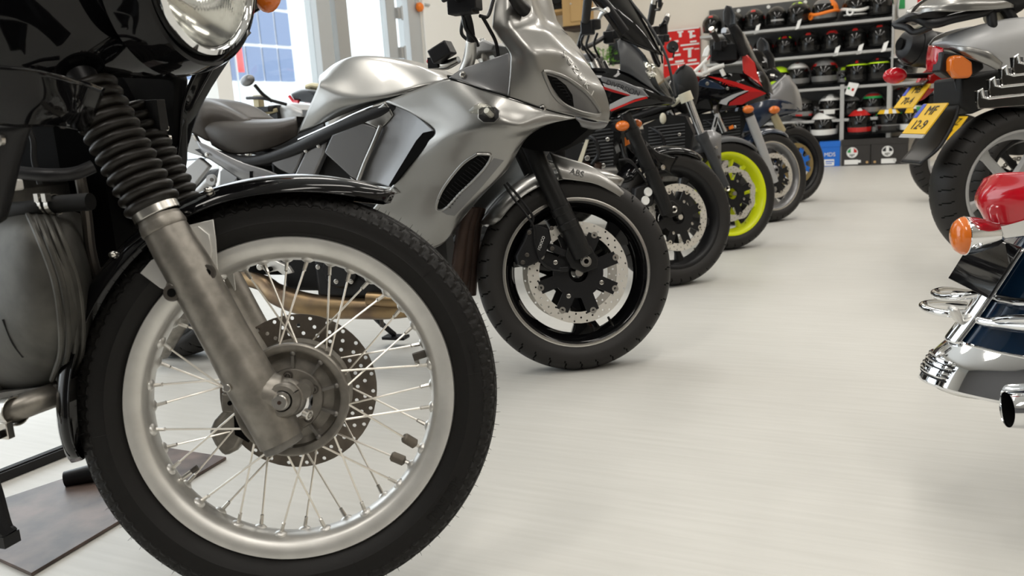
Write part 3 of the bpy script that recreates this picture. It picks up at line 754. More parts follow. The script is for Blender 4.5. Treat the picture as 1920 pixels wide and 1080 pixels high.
for k in range(3):
    mb = MB(); o = k*9; ptube(mb, B1, ((8+o, 598-o*.2, .192), (25+o, 640-o*.3, .190), (45+o, 668-o*.3, .180)), .004, 'black_matt', 6, 12); link('vent_slot', mb, en)
mb = MB(); mb.box((-.45, .0, .55), (.42, .26, .36), 'cast_alu_dark'); link('engine_block', mb, bmw, bevel=.02)
mb = MB(); ptube(mb, B1, ((-60, 800, .20), (10, 775, .19), (70, 752, .16), (118, 735, .12)), .019, 'cast_alu', 16, 20); ex = link('exhaust_pipe', mb, bmw)
mb = MB(); c = B1.pix(22, 772, .19); mb.lathe([(.0205, -.012), (.0225, -.012), (.0225, .012), (.0205, .012)], c, (1, -.1, .18), 'steel', 24, True); mb.box(c+A3((.004, -.018, -.022)), (.02, .012, .026), 'steel'); mb.cyl(c+A3((.004, -.026, -.026)), (0, 1, 0), .006, .01, 'void', 12); link('exhaust_clamp', mb, ex, bevel=.002)
mb = MB(); 
for k in range(9):
    x = -6+k*15; mb.prism([B1.pix(x, 750-k*4, .14), B1.pix(x+9, 748-k*4, .14), B1.pix(x+10, 801-k*5.5, .14), B1.pix(x+1, 804-k*5.5, .14)], (0, .12, 0), 'cast_alu_dark')
mb.prism([B1.pix(-60, 745, .13), B1.pix(116, 720, .13), B1.pix(116, 748, .13), B1.pix(-60, 790, .13)], (0, .14, 0), 'cast_alu_dark')
link('sump', mb, bmw)
# centre stand, rear wheel, seat, tank: the rest of the machine
mb = MB(); ptube(mb, B1, ((-60, 840, .12), (-20, 900, .14), (5, 985, .16), (18, 1002, .16)), .014, 'black_satin', 10, 20); mb.box(B1.pix(2, 1008, .16), (.05, .03, .02), 'black_satin'); link('center_stand', mb, bmw)
c = PL.loc(gnd(150, 905)); mb = MB(); mb.tube([PL.loc(gnd(125, 915))+A3((0, 0, .022)), PL.loc(gnd(190, 905))+A3((0, 0, .028))], [.018, .022], 'black_satin', 16); t = link('roller', mb, None, PL.M); tag(t, 'short black roller lying on the brown floor sheet behind the spoked wheel', 'roller')
mb = MB(); mb.loft([[(-.18, 0, .98), (-.45, 0, 1.02), (-.72, 0, .90)], [(-.18, .10, .95), (-.45, .13, .98), (-.72, .11, .88)], [(-.18, .12, .85), (-.45, .15, .84), (-.72, .12, .82)]], 'black_gloss', 20, 14, True); link('fuel_tank', mb, bmw)
mb = MB(); mb.loft([[(-.70, 0, .88), (-1.0, 0, .86), (-1.45, 0, .90)], [(-.70, .11, .86), (-1.0, .15, .84), (-1.45, .13, .88)], [(-.70, .11, .78), (-1.0, .14, .76), (-1.45, .12, .80)]], 'seat', 20, 14, True); link('seat', mb, bmw)
Mr = B1.M @ Matrix.Translation((-1.36, 0, .32)); cast_wheel(bmw, Mr, .32, .06, .235, 'rim_alu', 10, .02, 0, name='rear_wheel')
# ================================================================ SILVER SPORTS TOURER
G0 = gnd(1081, 698); G1 = gnd(340, 665)
GS = Fr(G0, -20.4)
gsx = thing('motorcycle', 'silver faired sports tourer behind the spoked wheel, second from the camera', 'motorcycle', GS)
WG = Fr((0, 0, 0), 6, 9); WG = Fr(np.array((.197, 2.555, .297))-.297*WG.z, 6, 9); MG = WG.M @ Matrix.Translation((0, 0, .297))
fw = cast_wheel(gsx, MG, .304, .061, .228, 'black_gloss', 3, .085, .155, rimedge='steel', y_disc=.066)
# forks
def gp(x, y, r=.095): return WG.pix(x, y, r)
for sg in (-1, 1):
    f = lambda p: p if sg < 0 else A3((p[0], -p[1], p[2]))
    mb = MB(); mb.tube([f(gp(*p)) for p in ((1094, 482), (1075, 440), (1045, 378), (1000, 283), (975, 230))], [.030, .031, .029, .0275, .0275], 'fork_black', 24)
    mb.tube([f(gp(1056, 402)), f(gp(1049, 388))], [.0315, .0315], 'fork_black', 24); mb.tube([f(gp(1068, 428)), f(gp(1062, 416))], [.033, .033], 'fork_black', 24)
    mb.prism([f(gp(*p)) for p in ((1065, 460), (1085, 450), (1108, 462), (1122, 488), (1120, 502), (1095, 512), (1070, 500), (1060, 480))], (0, .045*(1 if sg < 0 else -1), 0), 'fork_black')
    link('fork_leg', mb, gsx, WG.M, bevel=.003)
mb = MB(); c = gp(1098, 490, .10); mb.lathe([(.0065, .006), (.0075, .012), (.013, .012), (.0155, .008), (.0165, .008), (.017, -.01)], c, (0, -1, 0), 'steel', 28); mb.cyl(c+A3((0, -.003, 0)), (0, 1, 0), .0066, .01, 'void', 6); link('axle', mb, gsx, WG.M)
# ABS ring + sensor
mb = MB()
for i in range(48):
    a = 2*math.pi*i/48; e = A3((math.cos(a), 0, math.sin(a))); mb.box(e*.0475+A3((0, -.064, 0)), (.011, .002, .0042), 'steel', ax=(e, (0, 1, 0), (-e[2], 0, e[0])))
mb.lathe([(.052, -.0655), (.0555, -.0655), (.0555, -.062), (.052, -.062)], (0, 0, 0), (0, 1, 0), 'steel', 48, True)
link('abs_ring', mb, fw)
mb = MB(); mb.box(gp(1057, 505, .088), (.03, .012, .016), 'black_satin'); link('speed_sensor', mb, gsx, WG.M, bevel=.003)
# calipers
P = [(968, 480), (982, 452), (990, 430), (1010, 420), (1030, 428), (1034, 450), (1022, 478), (1008, 492), (985, 502), (970, 496)]
for sg in (-1, 1):
    mb = MB(); q = [gp(x, y, .10) for x, y in P]; 
    if sg > 0: q = [A3((p[0], -p[1], p[2])) for p in q]
    mb.prism(q, (0, -.066*sg, 0), 'black_satin'); ca = link('caliper', mb, gsx, WG.M, bevel=.005)
    if sg < 0:
        mb = MB(); a, b = gp(1010, 470, .1012), gp(1020, 443, .1012); ex = nrm(b-a); mb.text('TOKICO', (a+b)/2, ex, np.cross((0, -1, 0), ex), .012, 'paper', .0006); link('caliper_lettering', mb, ca)
        mb = MB(); 
        for x, y in ((980, 492), (992, 436), (1034, 428), (1035, 466), (988, 478)): bolt(mb, gp(x, y, .101), (0, -1, 0), .0065, .006, 'bolt_dark')
        link('caliper_bolt', mb, ca, each=True)
mb = MB(); mb.prism([gp(x, y, .088) for x, y in ((1020, 455), (1040, 458), (1066, 470), (1060, 482), (1030, 470))], (0, .02, 0), 'black_satin'); link('caliper_bracket', mb, gsx, WG.M, bevel=.002)
mb = MB(); ptube(mb, WG, ((945, 345, .10), (965, 375, .10), (985, 400, .105), (1000, 425, .105), (1003, 455, .11), (1015, 490, .11), (1035, 505, .10), (1052, 507, .095)), .0035, 'black_satin', 8, 40); link('brake_line', mb, gsx, WG.M)
mb = MB(); ptube(mb, WG, ((950, 342, .098), (975, 372, .098), (998, 405, .10), (996, 425, .10)), .004, 'black_satin', 8, 24); link('brake_line', mb, gsx, WG.M)
# front fender (turned with the wheel)
mb = MB(); fender(mb, .330, R(33), R(-58), .070, .045, 'silver', 60, (.22, .10)); fd = link('front_fender', mb, gsx, MG, solid=.003)
fl = [[(1030, 286, .072), (1060, 296, .068), (1108, 312, .062), (1150, 342, .056), (1173, 364, .05)], [(1040, 310, .085), (1070, 318, .082), (1112, 328, .074), (1150, 350, .064), (1172, 368, .055)], [(1052, 336, .086), (1076, 338, .084), (1116, 345, .076), (1148, 360, .068), (1168, 373, .056)]]
mb = MB(); shell(mb, WG, fl, 'silver', 20, 12); link('fender_flap', mb, fd, WG.M, solid=.003)
mb = MB(); a, b = gp(1063, 319, .0865), gp(1100, 330, .080); ex = nrm(b-a); mb.text('ABS', (a+b)/2+A3((0, -.001, 0)), ex, nrm(np.cross((.1, -1, 0), ex)), .027, 'silver_dark', .0012); link('abs_badge', mb, fd, WG.M)
# --- bodywork
mb = MB()
shell(mb, GS, [[(600, 142, 0), (628, 120, 0), (662, 107, 0), (712, 107, 0), (772, 117, 0), (838, 141, 0)],
               [(598, 150, .07), (626, 128, .07), (661, 113, .07), (712, 112, .07), (772, 122, .07), (838, 144, .06)],
               [(598, 158, .125), (630, 164, .135), (672, 170, .14), (722, 168, .14), (782, 156, .13), (840, 148, .10)],
               [(588, 183, .125), (620, 190, .145), (662, 190, .15), (712, 184, .15), (772, 170, .14), (842, 152, .11)],
               [(557, 252, .08), (592, 238, .10), (640, 216, .12), (692, 196, .135), (760, 178, .14), (845, 156, .12)]], 'silver', 40, 36)
tkm = mb; tank = link('fuel_tank', mb, gsx, solid=.003)
mb = MB(); S = [(706, 130), (716, 124), (731, 128), (724, 131), (717, 130), (727, 136), (716, 143), (701, 138), (708, 136), (715, 137)]
ST = Surf(GS, tkm); ST.decal(mb, S, 'rim_alu', .002, 3); link('tank_emblem', mb, tank)
mb = MB(); shell(mb, GS, [[(386, 212, .0), (420, 219, 0), (470, 224, 0), (520, 224, 0), (556, 219, 0)], [(384, 222, .09), (418, 226, .10), (470, 231, .10), (520, 230, .09), (556, 224, .07)],
                          [(384, 240, .125), (420, 250, .135), (470, 255, .13), (520, 248, .11), (558, 238, .08)], [(398, 272, .11), (430, 288, .12), (472, 287, .12), (522, 273, .10), (558, 254, .08)]], 'seat', 30, 24); seat = link('seat', mb, gsx, solid=.004)
mb = MB(); shell(mb, GS, [[(280, 190, 0), (345, 185, 0), (378, 184, 0), (420, 196, 0), (472, 224, 0)], [(280, 200, .08), (345, 196, .09), (380, 192, .09), (418, 204, .09), (462, 228, .08)],
                          [(280, 225, .12), (345, 222, .13), (378, 220, .13), (392, 232, .12), (400, 240, .11)], [(280, 240, .12), (345, 246, .125), (366, 252, .125), (384, 262, .12), (396, 266, .11)]], 'seat', 26, 20); link('pillion_seat', mb, seat, solid=.004)
mb = MB()
for sg in (1, -1):
    q = [GS.pix(*p) for p in ((815, 172, .13), (740, 200, .155), (640, 240, .155), (540, 285, .14), (470, 303, .13), (400, 290, .12), (330, 258, .11))]
    mb.tube([p*A3((1, sg, 1)) for p in q], .019, 'black_satin', 14, 40)
link('frame', mb, gsx)
mb = MB(); ptube(mb, GS, ((820, 160, .16), (760, 181, .163), (690, 203, .158), (620, 235, .14), (560, 262, .11)), .004, 'chrome', 8, 30); link('tank_trim', mb, tank)
# tail panels
mb = MB(); plate(mb, GS, [(340, 250), (362, 252), (384, 292), (372, 292), (340, 282)], .135, .02, 'silver', True); link('tail_panel', mb, gsx, bevel=.004)
mb = MB(); shell(mb, GS, [[(366, 262, .13), (400, 278, .14), (450, 302, .145), (510, 322, .145), (556, 345, .14)], [(374, 276, .14), (408, 296, .15), (455, 320, .155), (505, 338, .15), (540, 350, .145)], [(384, 292, .13), (415, 312, .14), (452, 336, .145), (490, 350, .145), (520, 358, .14)]], 'grey_mid', 20, 10); q = link('tail_panel', mb, gsx, solid=.004)
mb = MB(); bolt(mb, GS.pix(389, 290, .152), (0, -1, 0), .007, .005); link('panel_screw', mb, q)
mb = MB(); plate(mb, GS, [(468, 321), (473, 321), (473, 334), (468, 336)], .158, .004, 'void'); link('panel_slot', mb, q)
mb = MB(); plate(mb, GS, [(500, 300), (560, 268), (572, 280), (556, 318), (548, 330), (522, 318)], .145, .03, 'silver_dark', True); link('side_cover', mb, gsx, bevel=.006)
mb = MB(); plate(mb, GS, [(572, 284), (612, 264), (606, 290), (586, 335), (548, 335), (556, 318)], .15, .03, 'grey_mid', True); sc = link('side_cover', mb, gsx, bevel=.006)
mb = MB(); bolt(mb, GS.pix(574, 283, .151), (0, -1, 0), .006, .004); bolt(mb, GS.pix(598, 274, .151), (0, -1, 0), .006, .004); link('cover_screw', mb, sc, each=True)
# grab of swingarm / footpeg hanger seen above the black fender
mb = MB(); ptube(mb, GS, ((345, 372, .16), (370, 362, .17), (396, 338, .17)), [.018, .014, .016], 'grey_light', 12, 12); mb.cyl(GS.pix(397, 337, .19), (0, 1, 0), .017, .012, 'grey_light', 20); mb.cyl(GS.pix(397, 337, .197), (0, 1, 0), .006, .004, 'bolt_dark', 12); link('peg_hanger', mb, gsx)
mb = MB(); plate(mb, GS, [(330, 330), (372, 295), (392, 312), (350, 365), (330, 372)], .12, .02, 'grey_light', True); link('swingarm', mb, gsx, bevel=.004)
mb = MB(); mb.box((-1.02, 0, .50), (.16, .2, .36), 'void'); mb.box((-.70, 0, .50), (.50, .22, .46), 'black_matt'); mb.box((-.62, 0, .36), (.34, .34, .20), 'black_satin'); eng = link('engine', mb, gsx, bevel=.015)
mb = MB(); plate(mb, GS, [(612, 268), (650, 250), (690, 235), (700, 330), (690, 350), (600, 345)], .12, .05, 'black_matt'); link('engine_side', mb, gsx, bevel=.01)
# engine lower parts seen through the spokes
mb = MB(); mb.lathe([(1e-4, .02), (.05, .02), (.058, .012), (.06, -.02)], GS.pix(640, 505, .17), (0, -1, 0), 'black_satin', 40); mb.lathe([(1e-4, .02), (.042, .02), (.05, .01), (.052, -.02)], GS.pix(695, 500, .16), (0, -1, 0), 'black_satin', 40)
for x, y in ((598, 500), (632, 527), (660, 527), (672, 492), (615, 490)): bolt(mb, GS.pix(x, y, .185), (0, -1, 0), .008, .007)
link('clutch_cover', mb, eng)
mb = MB(); P = [(478, 492), (505, 484), (540, 500), (548, 512), (530, 516), (520, 508), (500, 512)]; plate(mb, GS, P, .19, .016, 'rim_alu'); mb.cyl(GS.pix(489, 500, .192), (0, 1, 0), .011, .02, 'steel', 16); mb.cyl(GS.pix(505, 505, .2), (0, 1, 0), .008, .02, 'void', 16); link('brake_pedal', mb, gsx, bevel=.003)
mb = MB(); ptube(mb, GS, ((452, 520, .14), (495, 532, .15), (520, 552, .16), (580, 572, .17), (660, 578, .17), (760, 576, .16), (850, 545, .14)), [.024, .028, .036, .038, .034, .032, .03], 'bronze', 20, 50); ex = link('exhaust_pipe', mb, gsx)
mb = MB(); ptube(mb, GS, ((690, 560, .19), (760, 562, .18), (840, 540, .15)), .022, 'bronze', 16, 24); link('exhaust_branch', mb, ex)
mb = MB()
for k in range(3):
    ptube(mb, GS, ((850+k*16, 552, .10-.05*k), (858+k*14, 500, .10-.05*k), (868+k*12, 430, .08-.05*k), (880+k*10, 390, .06-.05*k)), .019, 'rust', 14, 24)
link('exhaust_header', mb, ex, each=True)
mb = MB(); ptube(mb, GS, ((300, 660, .17), (320, 620, .18), (345, 585, .185)), [.034, .040, .034], 'cast_alu', 20, 16); link('muffler', mb, ex)
mb = MB(); ptube(mb, GS, ((697, 588, -.10), (712, 604, -.16), (740, 628, -.22)), .010, 'black_satin', 10, 12); mb.box(GS.W(GS.pix(742, 632, -.22))*0+GS.pix(742, 632, -.22), (.09, .05, .012), 'black_satin'); mb.box(GS.pix(715, 600, -.12), (.012, .012, .05), 'bolt_dark'); link('side_stand', mb, gsx, bevel=.003)
mb = MB(); plate(mb, GS, [(552, 600), (570, 600), (570, 612), (552, 612)], .12, .02, 'black_satin'); link('exhaust_bracket', mb, ex)
rl = GS.loc(G1); Mr = GS.M @ Matrix.Translation((rl[0], rl[1]*0, .31)); cast_wheel(gsx, Mr, .31, .09, .228, 'black_satin', 3, .085, .12, twin=False, name='rear_wheel')
# --- side fairing
mb = MB()
shell(mb, GS, [[(723, 191, .175), (785, 167, .185), (845, 147, .195), (900, 166, .21), (950, 181, .205), (1010, 201, .175), (1080, 220, .12)],
               [(772, 212, .205), (822, 204, .22), (872, 192, .235), (920, 200, .24), (962, 210, .22), (1014, 214, .19), (1074, 223, .135)],
               [(816, 246, .225), (850, 240, .245), (892, 234, .255), (932, 233, .252), (968, 237, .235), (1000, 236, .205), (1040, 229, .165)],
               [(790, 275, .220), (826, 270, .235), (870, 266, .242), (915, 265, .238), (950, 263, .222), (980, 256, .200), (1012, 240, .172)],
               [(765, 308, .215), (805, 306, .222), (850, 304, .225), (895, 300, .220), (930, 296, .205), (958, 288, .190), (984, 262, .17)],
               [(733, 352, .200), (775, 356, .205), (818, 358, .208), (860, 355, .205), (895, 350, .195), (925, 340, .18), (950, 318, .16)],
               [(690, 405, .165), (735, 412, .170), (775, 420, .175), (812, 424, .176), (840, 416, .17), (866, 400, .16), (900, 370, .14)],
               [(690, 440, .125), (730, 452, .13), (768, 462, .135), (800, 468, .14), (825, 460, .14), (842, 445, .14), (850, 430, .13)]], 'silver', 60, 60)
sfm = mb; sf = link('side_fairing', mb, gsx, solid=.003); SS = Surf(GS, sfm)
mb = MB(); shell(mb, GS, [[(723, 191, .172), (750, 200, .172), (782, 216, .185), (816, 246, .218)], [(712, 222, .160), (740, 226, .165), (768, 240, .178), (798, 258, .205)], [(695, 265, .158), (725, 268, .164), (750, 275, .172), (775, 288, .192)], [(682, 305, .156), (708, 308, .160), (730, 312, .168), (752, 322, .188)], [(671, 341, .152), (695, 345, .158), (712, 347, .166), (729, 352, .188)]], 'silver_dark', 24, 30); link('air_scoop', mb, sf, solid=.003)
mb = MB(); plate(mb, GS, [(607, 286), (622, 252), (678, 230), (700, 236), (709, 241), (690, 284), (671, 329), (671, 341), (656, 331)], .170, .02, 'silver_dark', True); link('inner_panel', mb, sf, bevel=.005)
mb = MB(); shell(mb, GS, [[(680, 228, .165), (700, 210, .168), (723, 191, .175)], [(692, 233, .172), (715, 222, .168), (732, 205, .172)], [(709, 241, .172), (722, 234, .166), (738, 216, .170)]], 'silver', 12, 12); link('panel_corner', mb, sf, solid=.003)
mb = MB(); ptube(mb, GS, ((714, 236, .176), (700, 270, .174), (684, 306, .172), (672, 338, .170)), .007, 'silver', 10, 20); link('panel_edge', mb, sf)
mb = MB(); plate(mb, GS, [(815, 248), (806, 246), (793, 249), (780, 264), (758, 300), (739, 331), (729, 348), (735, 346), (744, 338), (775, 302), (801, 271)], .226, .03, 'void', True); link('cooling_slot', mb, sf)
mb = MB(); shell(mb, GS, [[(656, 332, .168), (672, 342, .166), (700, 347, .17), (731, 351, .20)], [(665, 340, .175), (690, 350, .175), (715, 355, .185), (740, 352, .205)], [(680, 350, .172), (700, 360, .172), (722, 366, .185), (750, 362, .203)]], 'silver', 16, 10); link('panel_lip', mb, sf, solid=.002)
gr = [(895, 288), (908, 288), (920, 291), (912, 310), (890, 335), (862, 362), (838, 388), (824, 393), (819, 386), (828, 360), (845, 334), (870, 305)]
mb = MB(); SS.decal(mb, gr, 'void', .004); vg = link('vent_grille', mb, sf)
mb = MB()
for k in range(16):
    t = k/15; x0, y0 = 826+t*72, 384-t*88; SS.tube(mb, ((x0-3+4*t, y0-12+6*t), (x0+8, y0-2), (x0+20-6*t, y0+4)), .0012, 'black_satin', .006, 5)
link('grille_mesh', mb, vg, each=True)
mb = MB(); SS.tube(mb, gr+[gr[0]], .0042, 'silver', .003, 8, 90); link('vent_rim', mb, vg)
mb = MB(); SS.decal(mb, [(926, 296), (945, 300), (905, 348), (852, 404), (838, 402), (828, 396), (840, 390), (868, 360), (898, 330)], 'silver_dark', .002); link('vent_groove', mb, vg)
# --- upper fairing and nose
mb = MB()
shell(mb, GS, [[(940, -60, .17), (962, -62, .15), (985, -58, .09), (990, -50, .0)], [(924, 38, .20), (962, 34, .185), (1003, 32, .11), (1022, 38, .0)],
               [(930, 62, .20), (975, 62, .19), (1028, 62, .115), (1050, 66, .0)], [(955, 98, .195), (1000, 96, .19), (1052, 96, .115), (1083, 100, .0)],
               [(957, 120, .20), (1010, 122, .185), (1065, 124, .11), (1108, 130, .0)], [(955, 150, .205), (1020, 154, .175), (1085, 158, .10), (1131, 166, .0)],
               [(952, 178, .207), (1028, 190, .160), (1100, 196, .085), (1142, 204, .0)], [(953, 182, .206), (1030, 206, .155), (1105, 224, .075), (1140, 230, .0)]], 'silver', 44, 60)
nm_ = mb; nose = link('upper_fairing', mb, gsx, solid=.003); SN = Surf(GS, nm_)
mb = MB(); shell(mb, GS, [[(842, 146, .197), (868, 129, .19), (915, 113, .19), (957, 98, .192)], [(856, 150, .20), (880, 140, .197), (918, 128, .197), (957, 118, .198)], [(880, 158, .205), (900, 154, .203), (925, 148, .203), (956, 146, .203)], [(900, 165, .211), (918, 170, .210), (935, 176, .209), (953, 182, .207)]], 'silver_dark', 24, 20); sp_ = link('fairing_infill', mb, nose, solid=.003)  # same silver bodywork, toned darker to paint in a reflection
mb = MB(); ptube(mb, GS, ((842, 147, .2), (900, 166, .214), (952, 181, .210), (1012, 202, .178), (1076, 219, .128)), .0016, 'void', 6, 40); link('panel_gap', mb, nose)
hl = [(1018, 134), (1032, 136), (1062, 148), (1098, 174), (1120, 203), (1121, 215), (1092, 211), (1062, 199), (1040, 180), (1026, 154)]
mb = MB(); SN.tube(mb, hl+[hl[0]], .0055, 'silver', .003, 10, 80); hr_ = link('air_intake_rim', mb, nose)
mb = MB(); SN.decal(mb, hl, 'silver_dark', .002); link('air_intake', mb, nose)
mb = MB(); SN.decal(mb, [(1025, 141), (1042, 146), (1060, 160), (1072, 178), (1075, 200), (1060, 195), (1047, 181), (1034, 162)], 'void', .004); im_ = link('intake_mesh', mb, nose)
mb = MB()
for k in range(7): SN.tube(mb, ((1034+k*5, 150+k*6), (1046+k*4, 150+k*6), (1056+k*2.5, 158+k*5.5)), .001, 'black_satin', .005, 5)
link('mesh_bar', mb, im_, each=True)
mb = MB(); L = 'SUZUKI'
for k, ch in enumerate(L):
    t = (k+.5)/len(L); x, y = 1052+62*t, 96+88*t*(.9+.1*t); p = SN.hit(x, y, .003); p2 = SN.hit(x+6, y+8.6, .003); p3 = SN.hit(x+7, y-5, .003)
    ex = nrm(p2-p); ey = p3-p; ey = nrm(ey-ex*(ey@ex)); mb.text(ch, p, ex, ey, .030, 'rim_alu', .0015)
link('nose_lettering', mb, nose)
mb = MB(); plate(mb, GS, [(1000, 236), (1040, 226), (1080, 222), (1108, 232), (1100, 245), (1070, 270), (1040, 285), (1000, 282), (975, 275)], .06, .12, 'void'); link('nose_underside', mb, nose)
mb = MB(); shell(mb, GS, [[(1075, 219, .125), (1108, 228, .075), (1140, 230, .0)], [(1085, 228, .115), (1110, 236, .070), (1134, 238, .0)], [(1090, 238, .10), (1108, 242, .06), (1126, 242, .0)]], 'silver_dark', 14, 8); link('chin', mb, nose, solid=.003)
mb = MB(); shell(mb, GS, [[(962, -180, .16), (970, -200, .10), (972, -205, 0)], [(955, -110, .17), (975, -118, .10), (985, -120, 0)], [(945, -58, .165), (985, -58, .095), (992, -50, .0)]], 'smoke', 12, 12); link('windscreen', mb, gsx, solid=.002)
for x, y, sf_ in ((868, 140, None), (1018, 204, SS)):
    p = sf_.hit(x, y, .001) if sf_ else GS.pix(x, y, .203); mb = MB(); mb.lathe([(1e-4, .002), (.004, .002), (.005, .005), (.0085, .004), (.0095, 0)], p, (0, -1, 0), 'steel', 16); link('fairing_screw', mb, nose)
oc = [(898, 206), (904, 202), (928, 202), (936, 209), (936, 222), (927, 230), (907, 230), (898, 222)]
mb = MB(); SS.decal(mb, oc, 'black_satin', .004); ts = link('turn_signal', mb, gsx)
q0 = SS.hit(922, 217, .002); o_ = lambda x, y, r: GS.pix(x, y, -q0[1]+r)
mb = MB(); mb.tube([q0, o_(917, 209, .022), o_(906, 204, .034), o_(894, 205, .036), o_(882, 209, .034)], [.012, .016, .016, .013, .006], 'lens_clear', 16, 24); mb.tube([q0, o_(912, 207, .028)], .008, 'rim_alu', 10); link('signal_lens', mb, ts)
mb = MB(); SS.tube(mb, oc+[oc[0]], .0022, 'silver', .003, 6); link('signal_rim', mb, ts)
# cockpit: clamp, bar, clutch-brake cluster, cables
mb = MB()
for sg in (1, -1):
    q = [GS.pix(*p)*A3((1, sg, 1)) for p in ((940, 165, .09), (912, 110, .09), (895, 78, .09))]; mb.tube(q, .024, 'steel', 18)
mb.prism([GS.pix(*p) for p in ((878, 104, .13), (885, 84, .13), (905, 74, .13), (926, 84, .13), (922, 96, .13), (898, 98, .13), (890, 112, .13))], (0, .26, 0), 'grey_light')
mb.tube([GS.pix(868, 140, .14), GS.pix(880, 110, .16), GS.pix(884, 75, .19)], [.016, .018, .014], 'rim_alu', 14, 12); link('triple_clamp', mb, gsx, bevel=.004)
mb = MB(); ptube(mb, GS, ((884, 75, .19), (878, 40, .24), (866, 5, .30), (845, -25, .38)), .012, 'black_satin', 12, 20); hb = link('handlebar', mb, gsx)
mb = MB(); mb.box(GS.pix(868, 8, .30), (.07, .05, .05), 'black_satin'); mb.box(GS.pix(888, 4, .30), (.03, .05, .04), 'black_satin'); mb.tube([GS.pix(830, 0, .34), GS.pix(858, -12, .36), GS.pix(890, -16, .36)], .008, 'black_satin', 8, 10); link('switch_cluster', mb, hb, bevel=.006)
mb = MB(); mb.box(GS.pix(829, 98, .16), (.062, .05, .04), 'black_satin', ax=((1, 0, .45), (0, 1, 0), (-.45, 0, 1))); link('brake_reservoir', mb, hb, bevel=.004)
mb = MB(); ptube(mb, GS, ((812, 122, .12), (836, 122, .13), (860, 112, .14)), [.012, .014, .01], 'steel', 12, 10); mb.box(GS.pix(815, 118, .13), (.03, .03, .03), 'black_satin'); mb.ell(GS.pix(803, 115, .13), (.006, .006, .006), 'red', 6); link('brake_master', mb, hb)
for pts in (((868, 30, .27), (874, 55, .24), (890, 72, .20), (896, 85, .15)), ((905, 32, .24), (918, 55, .2), (930, 80, .16), (935, 110, .12)), ((925, 0, .2), (915, 30, .22), (900, 30, .25)), ((872, 20, .26), (865, 60, .2), (880, 78, .17))):
    mb = MB(); ptube(mb, GS, pts, .005, 'black_satin', 8, 20); link('cable', mb, hb)
# mirrors
mb = MB(); mb.tube([GS.pix(985, 20, .16), GS.pix(972, 8, .19), GS.pix(958, -12, .25), GS.pix(935, -50, .36)], [.018, .017, .014, .012], 'black_satin', 14, 16); mb.ell(GS.pix(925, -75, .42), (.03, .07, .05), 'black_satin', 12); link('mirror', mb, gsx)
mb = MB(); shell(mb, GS, [[(1002, 5, -.22), (1025, 20, -.22), (1048, 45, -.22), (1062, 66, -.22)], [(1005, 14, -.20), (1028, 32, -.18), (1045, 52, -.18), (1060, 70, -.20)], [(1008, 22, -.22), (1022, 38, -.22), (1038, 56, -.22), (1055, 70, -.22)]], 'silver', 16, 10, False); mo = link('mirror', mb, gsx, solid=.004)
mb = MB(); plate(mb, GS, [(1036, 46), (1046, 50), (1064, 64), (1062, 70), (1050, 68), (1034, 54)], -.18, .01, 'black_satin'); link('mirror_glass', mb, mo, bevel=.003)
# ================================================================ THE OTHER MOTORCYCLES OF THE LEFT ROW
def bike(px, py, hd, whd, label, z=.30, lean=8):
    c = gnd(px, py, z); B = Fr((c[0], c[1], 0), hd)
    W = Fr((0, 0, 0), whd, lean); W = Fr(c-z*W.z, whd, lean)
    return thing('motorcycle', label, 'motorcycle', B), B, W, W.M @ Matrix.Translation((0, 0, z))
def forks(root, F, pts, rad, m, r=.10, extra=None, n=18):
    out = []
    for sg in (1, -1):
        q = [F.pix(x, y, r)*A3((1, sg, 1)) for x, y in pts]; mb = MB(); mb.tube(q, rad, m, n)
        if extra:
            for pp, rr, mm in extra: mb.tube([F.pix(x, y, r)*A3((1, sg, 1)) for x, y in pp], rr, mm, n)
        out.append(link('fork_leg', mb, root, F.M))
    return out
def rest(root, B, u=-1.42, body='black_satin', tank='black_gloss', R0=.31, seat=True, tk=True):
    mb = MB(); mb.box((-.72, 0, .46), (.46, .26, .40), 'black_matt'); mb.box((-.62, 0, .40), (.26, .40, .18), 'cast_alu_dark'); link('engine', mb, root, bevel=.02)
    if tk:
        mb = MB(); mb.loft([[(-.42, 0, .98), (-.62, 0, 1.01), (-.85, 0, .86)], [(-.42, .12, .94), (-.62, .15, .95), (-.85, .10, .84)], [(-.42, .12, .80), (-.62, .14, .80), (-.85, .09, .80)]], tank, 20, 14, True); link('fuel_tank', mb, root, solid=.003)
    if seat:
        mb = MB(); mb.loft([[(-.84, 0, .84), (-1.1, 0, .82), (-1.5, 0, .92)], [(-.84, .09, .83), (-1.1, .14, .80), (-1.5, .09, .90)], [(-.84, .09, .76), (-1.1, .12, .74), (-1.5, .08, .84)]], 'seat', 20, 14, True); link('seat', mb, root, solid=.003)
    mb = MB()
    for s in (-1, 1): mb.tube([(-.85, .12*s, .42), (u, .12*s, R0)], .022, body, 12); mb.tube([(-.2, .05*s, .82), (-.6, .13*s, .72), (-.9, .12*s, .45)], .022, body, 12)
    link('frame', mb, root)
    cast_wheel(root, B.M @ Matrix.Translation((u, 0, R0)), R0, .085, .228, body, 5, .05, .11, twin=False, name='rear_wheel')

